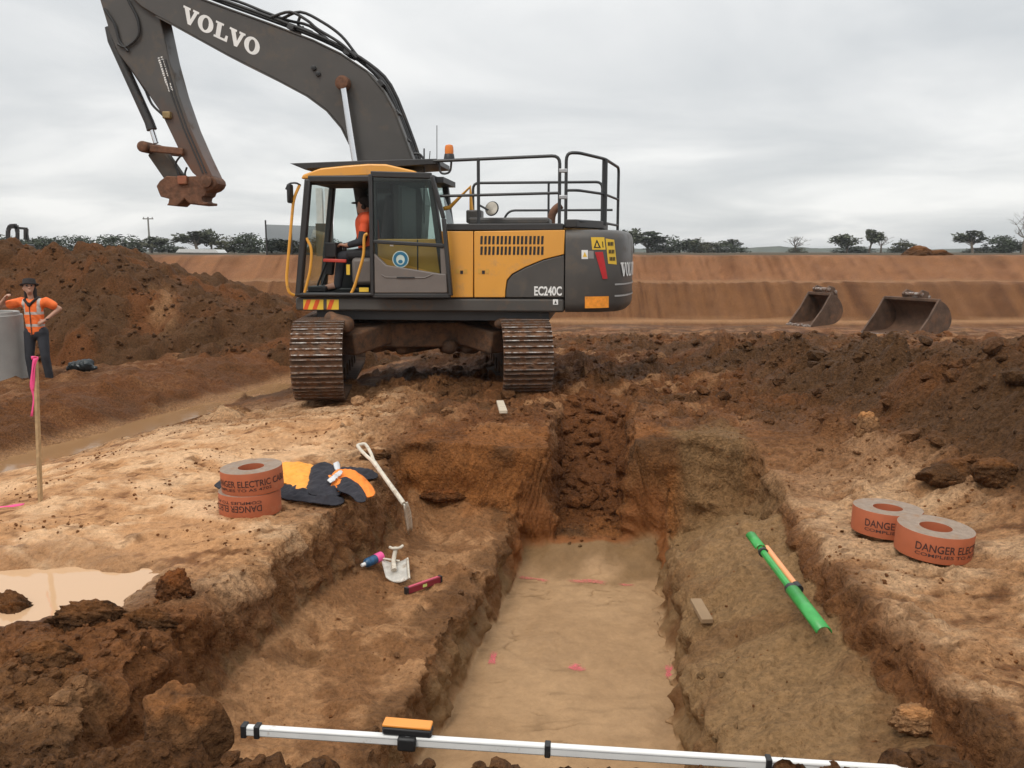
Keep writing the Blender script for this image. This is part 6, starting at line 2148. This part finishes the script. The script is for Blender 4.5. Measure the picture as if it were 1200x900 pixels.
sp0 = at_y(311, 297, 54); sp0.z = 1.45
scr_ = world_thing('shade_screen', 'dark mesh screen on posts behind the cab', 'screen', sp0)
for u in (311, 341, 372):
    a = at_y(u, 258 if u == 311 else 264, 54) - sp0
    MB().tube([(a.x, 0, 0), (a.x, 0, a.z)], .05, 8).build('post', FRAME, scr_)
a, b = at_y(311, 263, 54) - sp0, at_y(372, 265, 54) - sp0
mS = glass_mat('shade_mesh', (.36, .37, .37), 0)
pane([V3(a.x, .02, .1), V3(b.x, .02, .1), V3(b.x, .02, b.z), V3(a.x, .02, a.z)], mS, scr_, 'mesh_cloth', .01)
a, b = at_y(371, 262, 50), at_y(390, 290, 50)
cb_ = world_thing('site_cabinet', 'dark cabinet with two pale posts seen through the cab windscreen', 'cabinet', V3((a.x + b.x) / 2, 50, 1.5))
MB().box2((a.x - (a.x + b.x) / 2, -.3, 0), (b.x - (a.x + b.x) / 2, .3, a.z - 1.5)).build('cabinet_body', mat('dark_green', (.03, .045, .04), .6), cb_)
for u in (375.5, 386):
    p = at_y(u, 262, 50); p2 = at_y(u, 221, 50)
    MB().box2((p.x - (a.x + b.x) / 2 - .17, -.2, p.z - 1.5), (p.x - (a.x + b.x) / 2 + .17, .2, p2.z - 1.5)).build('pale_post', WHITE, cb_)

sd0 = at_y(232, 297, 120); sd0.z = RIM - .4
shed = world_thing('farm_shed', 'long low white shed roof beyond the left bank', 'shed', sd0)
MB().box2((-2.8, 0, 0), (2.8, 3, .55)).build('wall', mat('shed_wall', (.35, .34, .32), .7), shed)
MB().prism([(-3.0, .55), (3.0, .50), (2.6, .95), (-2.5, 1.05)], -.3, 3.3).build('roof', mat('shed_roof', (.62, .62, .60), .5, var=.1), shed)

lm = world_thing('distant_loader', 'dark machine frame showing above the heap at the picture edge', 'machine', V3(at_y(18, 297, 34).x, 34, 1.3))


def lmq(u, v): return at_y(u, v, 34) - lm.location


lf = MB()
for a, b, w in (((9, 296), (9.5, 270), .12), ((9.5, 270), (12, 264.5), .12), ((12, 264.5), (19, 264), .12), ((19, 264), (20.5, 272), .12), ((20.5, 272), (20.5, 296), .10), ((12, 267), (19, 267), .06)):
    lf.bar(lmq(*a), lmq(*b), w, .12, (0, 1, 0))
lf.build('cab_frame', FRAME, lm)
MB().bar(lmq(19, 267), lmq(31.5, 268), .09, .12, (0, 1, 0)).build('boom', FRAME, lm)
MB().bar(lmq(30.5, 268), lmq(30.5, 281), .09, .2, (0, 1, 0)).build('arm', FRAME, lm)
MB().bar(lmq(31, 270), lmq(33.5, 283), .05, .1, (0, 1, 0)).build('cylinder', FRAME, lm)
MB().box(lmq(26, 292), (.60, .8, .40)).build('engine_cover', FRAME, lm, True, .05)

# ================================================================== trees
BARK = mat('bark', (.12, .095, .07), .9, var=.2)


def leaf_mat(name, col):
    m, nt, b, lk = new_mat(name)
    N = nt.nodes.new
    at = N('ShaderNodeAttribute'); at.attribute_name = 'tint'
    sc = N('ShaderNodeVectorMath'); sc.operation = 'SCALE'; sc.inputs[0].default_value = col
    lk.new(at.outputs['Fac'], sc.inputs['Scale']); lk.new(sc.outputs[0], b.inputs['Base Color'])
    b.inputs['Roughness'].default_value = .65; b.inputs['Specular IOR Level'].default_value = .25
    return m


LEAF = [leaf_mat('eucalypt_leaf', (.060, .068, .038)), leaf_mat('dark_leaf', (.040, .052, .028)), leaf_mat('olive_leaf', (.075, .075, .038))]


def make_tree(seed, h, w, kind, n_clump, per, open_=.5, bare=False):
    """(crown mesh, trunk mesh) about the trunk base"""
    r = random.Random(seed); nr_ = np.random.RandomState(seed)
    tb = MB()
    th_ = h * (.30 if kind == 1 else .42)
    lean = V3(r.uniform(-.06, .06) * h, 0, 0)
    fork = V3(lean.x, 0, th_)
    tb.tube([(0, 0, -.5), (lean.x * .4, 0, th_ * .5), fork], [h * .032, h * .026, h * .02], 7)
    cl = []
    for k in range(n_clump):
        while True:
            q_ = V3(r.uniform(-1, 1), r.uniform(-1, 1), r.uniform(-1, 1))
            if .12 < q_.length < 1: break
        full = w > .85 * h
        c = V3(lean.x + q_.x * w * .36, q_.y * w * .36, h * ((.42 + .42 * q_.z) if full else (.64 + .27 * q_.z)))
        cl.append(c)
        mid = fork.lerp(c, .5) + V3(0, 0, -.04 * h)
        tb.tube([fork + (fork * -.25) * r.random(), mid, c], [h * .013, h * .009, h * .003], 5)
        if bare:
            for j in range(5):
                e_ = c + V3(r.gauss(0, .10 * h), r.gauss(0, .1 * h), r.uniform(-.02, .14) * h)
                tb.tube([mid.lerp(c, r.uniform(.2, 1)), e_], [h * .005, h * .0015], 4)
                for j2 in range(3):
                    tb.tube([c.lerp(e_, r.uniform(.3, .9)), e_ + V3(r.gauss(0, .05 * h), 0, r.uniform(0, .07) * h)], [h * .003, h * .001], 3)
    tme = tb.build('trunk_tmp', BARK); trunk = tme.data; bpy.data.objects.remove(tme)
    if bare: return None, trunk
    cr_ = .18 * w if w < .85 * h else .22 * w
    vs, fs, tn = [], [], []
    for c in cl:
        k_ = r.uniform(.65, 1.25); tint = r.uniform(.6, 1.35)
        N_ = int(per * k_ * k_)
        d = nr_.normal(size=(N_, 3)); d /= np.linalg.norm(d, axis=1)[:, None]
        rad = cr_ * k_ * nr_.rand(N_) ** .45
        P = np.array(c) + d * rad[:, None] * np.array([1, 1, .72])
        ls = h * .040 * nr_.uniform(.6, 1.5, N_)
        u_ = nr_.normal(size=(N_, 3)); u_ /= np.linalg.norm(u_, axis=1)[:, None]
        w_ = np.cross(u_, nr_.normal(size=(N_, 3))); w_ /= np.linalg.norm(w_, axis=1)[:, None]
        o = len(vs) * 4
        q4_ = np.stack([P - u_ * ls[:, None], P + w_ * ls[:, None] * .55, P + u_ * ls[:, None], P - w_ * ls[:, None] * .55], 1).reshape(-1, 3)
        vs.append(q4_); tn.append(np.repeat(tint * nr_.uniform(.7, 1.3, N_), 4))
    V_ = np.concatenate(vs); n_ = len(V_) // 4
    F_ = np.arange(n_ * 4).reshape(-1, 4)
    o = link_np('crown_tmp', V_, F_, LEAF[kind], False)
    at = o.data.attributes.new('tint', 'FLOAT', 'POINT'); at.data.foreach_set('value', np.concatenate(tn).astype(np.float32))
    me = o.data; bpy.data.objects.remove(o)
    return me, trunk


PROTO = {}
for key, args in {'open1': (1, 10, 8.5, 0, 15, 70), 'open2': (2, 10, 7.5, 0, 12, 75), 'open3': (3, 10, 9.5, 2, 16, 65), 'round1': (4, 8, 10, 1, 24, 75), 'round2': (5, 8, 9, 1, 22, 75),
                  'round3': (6, 8, 11, 2, 24, 75), 'tall1': (7, 11, 6.5, 1, 18, 75)}.items():
    PROTO[key] = make_tree(*args)
PROTO['bare1'] = make_tree(8, 10, 7, 0, 9, 0, bare=True); PROTO['bare2'] = make_tree(9, 10, 6, 0, 8, 0, bare=True)
PH = {'open1': 10, 'open2': 10, 'open3': 10, 'round1': 8, 'round2': 8, 'round3': 8, 'tall1': 11, 'bare1': 10, 'bare2': 10}
PWD = {'open1': 8.5, 'open2': 7.5, 'open3': 9.5, 'round1': 10, 'round2': 9, 'round3': 11, 'tall1': 6.5, 'bare1': 7, 'bare2': 6}


def tree(u, vtop, wpx, dist, key, label, group, flip=0.0):
    base = at_y(u, 297, dist); base.z = RIM - .2
    hgt = at_y(u, vtop, dist).z - base.z
    wid = 1.5 * wpx / 1000 * dist
    root = empty('tree', base, rnd.uniform(0, 6.28))
    tag(root, label, 'tree', group)
    sx_ = wid / PWD[key] * .92; sz_ = hgt / PH[key] / 1.0
    cr_me, tr_me = PROTO[key]
    for nm, me in (('crown', cr_me), ('trunk', tr_me)):
        if me is None: continue
        o = bpy.data.objects.new(nm, me); COL.objects.link(o); o.parent = root; o.scale = (sx_, sx_, sz_)
    return root


GL, GM, GR_ = 'trees behind the spoil heap', 'wood on the rise behind the counterweight', 'scattered trees above the far bank'
TREES = [
    (-6, 271, 40, 150, 'round2', 'dense rounded tree cut by the picture edge above the heap', GL), (20, 279, 34, 150, 'round1', 'low dense tree behind the distant machine', GL),
    (42, 276, 30, 155, 'round3', 'low olive tree just beside the distant machine', GL), (62, 273.5, 36, 150, 'round2', 'rounded tree above the worker', GL), (90, 275, 34, 150, 'round1', 'rounded dark tree second right of the worker', GL),
    (112, 281, 26, 160, 'round3', 'low tree between two taller rounded ones above the heap', GL), (140, 274, 46, 155, 'round1', 'broad dome shaped tree left of the power pole', GL), (164, 277, 36, 165, 'open3', 'loose crowned tree beside the power pole', GL),
    (178, 275, 34, 170, 'open1', 'open crowned tree right behind the power pole', GL), (198, 285, 26, 170, 'round2', 'small low tree right of the power pole', GL), (214, 288, 22, 180, 'round3', 'smallest shrubby tree left of the white shed roof', GL),
    (232, 269, 40, 160, 'open2', 'airy eucalypt rising above the white shed roof', GL), (248, 265, 26, 165, 'open1', 'tallest thin eucalypt behind the white shed', GL), (266, 274, 36, 160, 'open3', 'spreading tree right of the white shed', GL),
    (291, 272, 36, 160, 'round1', 'rounded tree left of the mesh screen post', GL), (318, 276, 38, 165, 'round2', 'dark tree seen behind the mesh screen', GL), (345, 278, 38, 165, 'round3', 'dark tree behind the front of the cab', GL),
    (378, 278, 36, 165, 'round1', 'dark tree seen through the cab windscreen', GL),
    (742, 265, 34, 210, 'open1', 'tallest tree of the wood, beside the counterweight', GM), (760, 271, 36, 215, 'tall1', 'tall dark tree second in the wood beside the counterweight', GM), (778, 275, 34, 215, 'round1', 'dark rounded tree third in the wood', GM),
    (796, 277, 36, 220, 'round2', 'rounded tree in the middle of the wood', GM), (814, 276.5, 30, 220, 'open3', 'slightly taller tree in the middle of the wood', GM), (830, 281, 34, 225, 'round3', 'lower rounded tree towards the end of the wood', GM),
    (845, 284, 30, 225, 'round1', 'low dark tree near the end of the wood', GM), (858, 279, 24, 230, 'open2', 'pale open tree ending the wood', GM), (868, 288, 20, 230, 'round2', 'lowest shrubby tree at the tip of the wood', GM),
    (932, 276, 26, 240, 'bare1', 'leafless grey tree standing alone on the skyline', GR_), (936, 289, 20, 240, 'round3', 'small shrub at the foot of the lone leafless tree', GR_),
    (992, 271.5, 30, 200, 'open1', 'left tree of the pair of eucalypts above the narrow bucket', GR_), (1018, 266.5, 24, 200, 'open2', 'taller right tree of the pair above the buckets', GR_), (1003, 288, 46, 205, 'round1', 'low bushes joining the pair of eucalypts', GR_),
    (1032, 272, 18, 205, 'bare2', 'thin leafless tree beside the pair of eucalypts', GR_), (1061, 278, 26, 200, 'open3', 'small rounded tree above the wide bucket', GR_), (1048, 290, 20, 205, 'round2', 'low shrub left of the small rounded tree', GR_),
    (1140, 268, 32, 190, 'open2', 'upright airy eucalypt near the picture edge', GR_), (1148, 289, 28, 192, 'round3', 'low shrub under the upright airy eucalypt', GR_), (1173, 275, 34, 190, 'round1', 'dense rounded tree at the far end of the bank', GR_),
    (1196, 278, 30, 190, 'round2', 'dark tree cut by the picture edge on the skyline', GR_), (1198, 247, 26, 185, 'bare1', 'tall leafless tree at the picture edge', GR_),
]
for t_ in TREES: tree(*t_)

# low wooded hills on the horizon, read as one mass
hv_, hf_ = [], []
xs_ = np.linspace(-900, 1100, 420)
hh = 5.0 + 3.2 * fbm(xs_ * .012, xs_ * 0, 4, 301) + 1.5 * fbm(xs_ * .08, xs_ * 0 + 3, 3, 302)
hh *= np.where(xs_ > 150, 1.0, .9)
for i, x in enumerate(xs_):
    hv_ += [(x, 900, 0), (x, 915 + 4 * math.sin(i), max(1.5, hh[i])), (x, 1000, max(1.5, hh[i] * .9)), (x, 1200, 0)]
hf_ = [(4 * i + k, 4 * i + k + 1, 4 * i + 5 + k, 4 * i + 4 + k) for i in range(len(xs_) - 1) for k in range(3)]
hl = MB().add(hv_, hf_).build('hills', mat('wooded_hills', (.045, .055, .035), .9, var=.3, vscale=.08), None, True)
tag(hl, 'low wooded hills on the far horizon', kind='structure')

# dark heaps of soil on the far rim
for (u, w, v, lab) in ((1081, 1.1, 289, 'peaked dark soil pile on the far rim beside the small tree'), (1102, 1.2, 292.5, 'low dark soil pile on the far rim, right of the peaked one')):
    o = big_clod(u, 296, RIM, 1, 1, 1, int(u), lab, BROWN * .8, 'soil_pile')
    p = at_y(u, 297, 53); hh_ = at_y(u, v, 53).z - RIM
    o.location = (p.x, 53.5, RIM - .02); o.scale = (w, 1.0, hh_ * 1.15)
    o['category'] = 'soil pile'; o['group'] = 'soil piles on the far rim'

# ================================================================== damp air
hb = MB().box2((-3900, -700, -4), (3900, 5200, 17)).build('haze', mat('haze_unused', (1, 1, 1)), None, False)
hm = bpy.data.materials.new('haze'); hm.use_nodes = True
for n_ in list(hm.node_tree.nodes):
    if n_.type != 'OUTPUT_MATERIAL': hm.node_tree.nodes.remove(n_)
pv = hm.node_tree.nodes.new('ShaderNodeVolumePrincipled')
pv.inputs['Color'].default_value = (.90, .93, .96, 1); pv.inputs['Density'].default_value = .00028; pv.inputs['Anisotropy'].default_value = .2
hm.node_tree.links.new(pv.outputs[0], hm.node_tree.nodes['Material Output'].inputs['Volume'])
hb.data.materials.clear(); hb.data.materials.append(hm)
tag(hb, 'thin damp haze hanging over the site', kind='stuff')
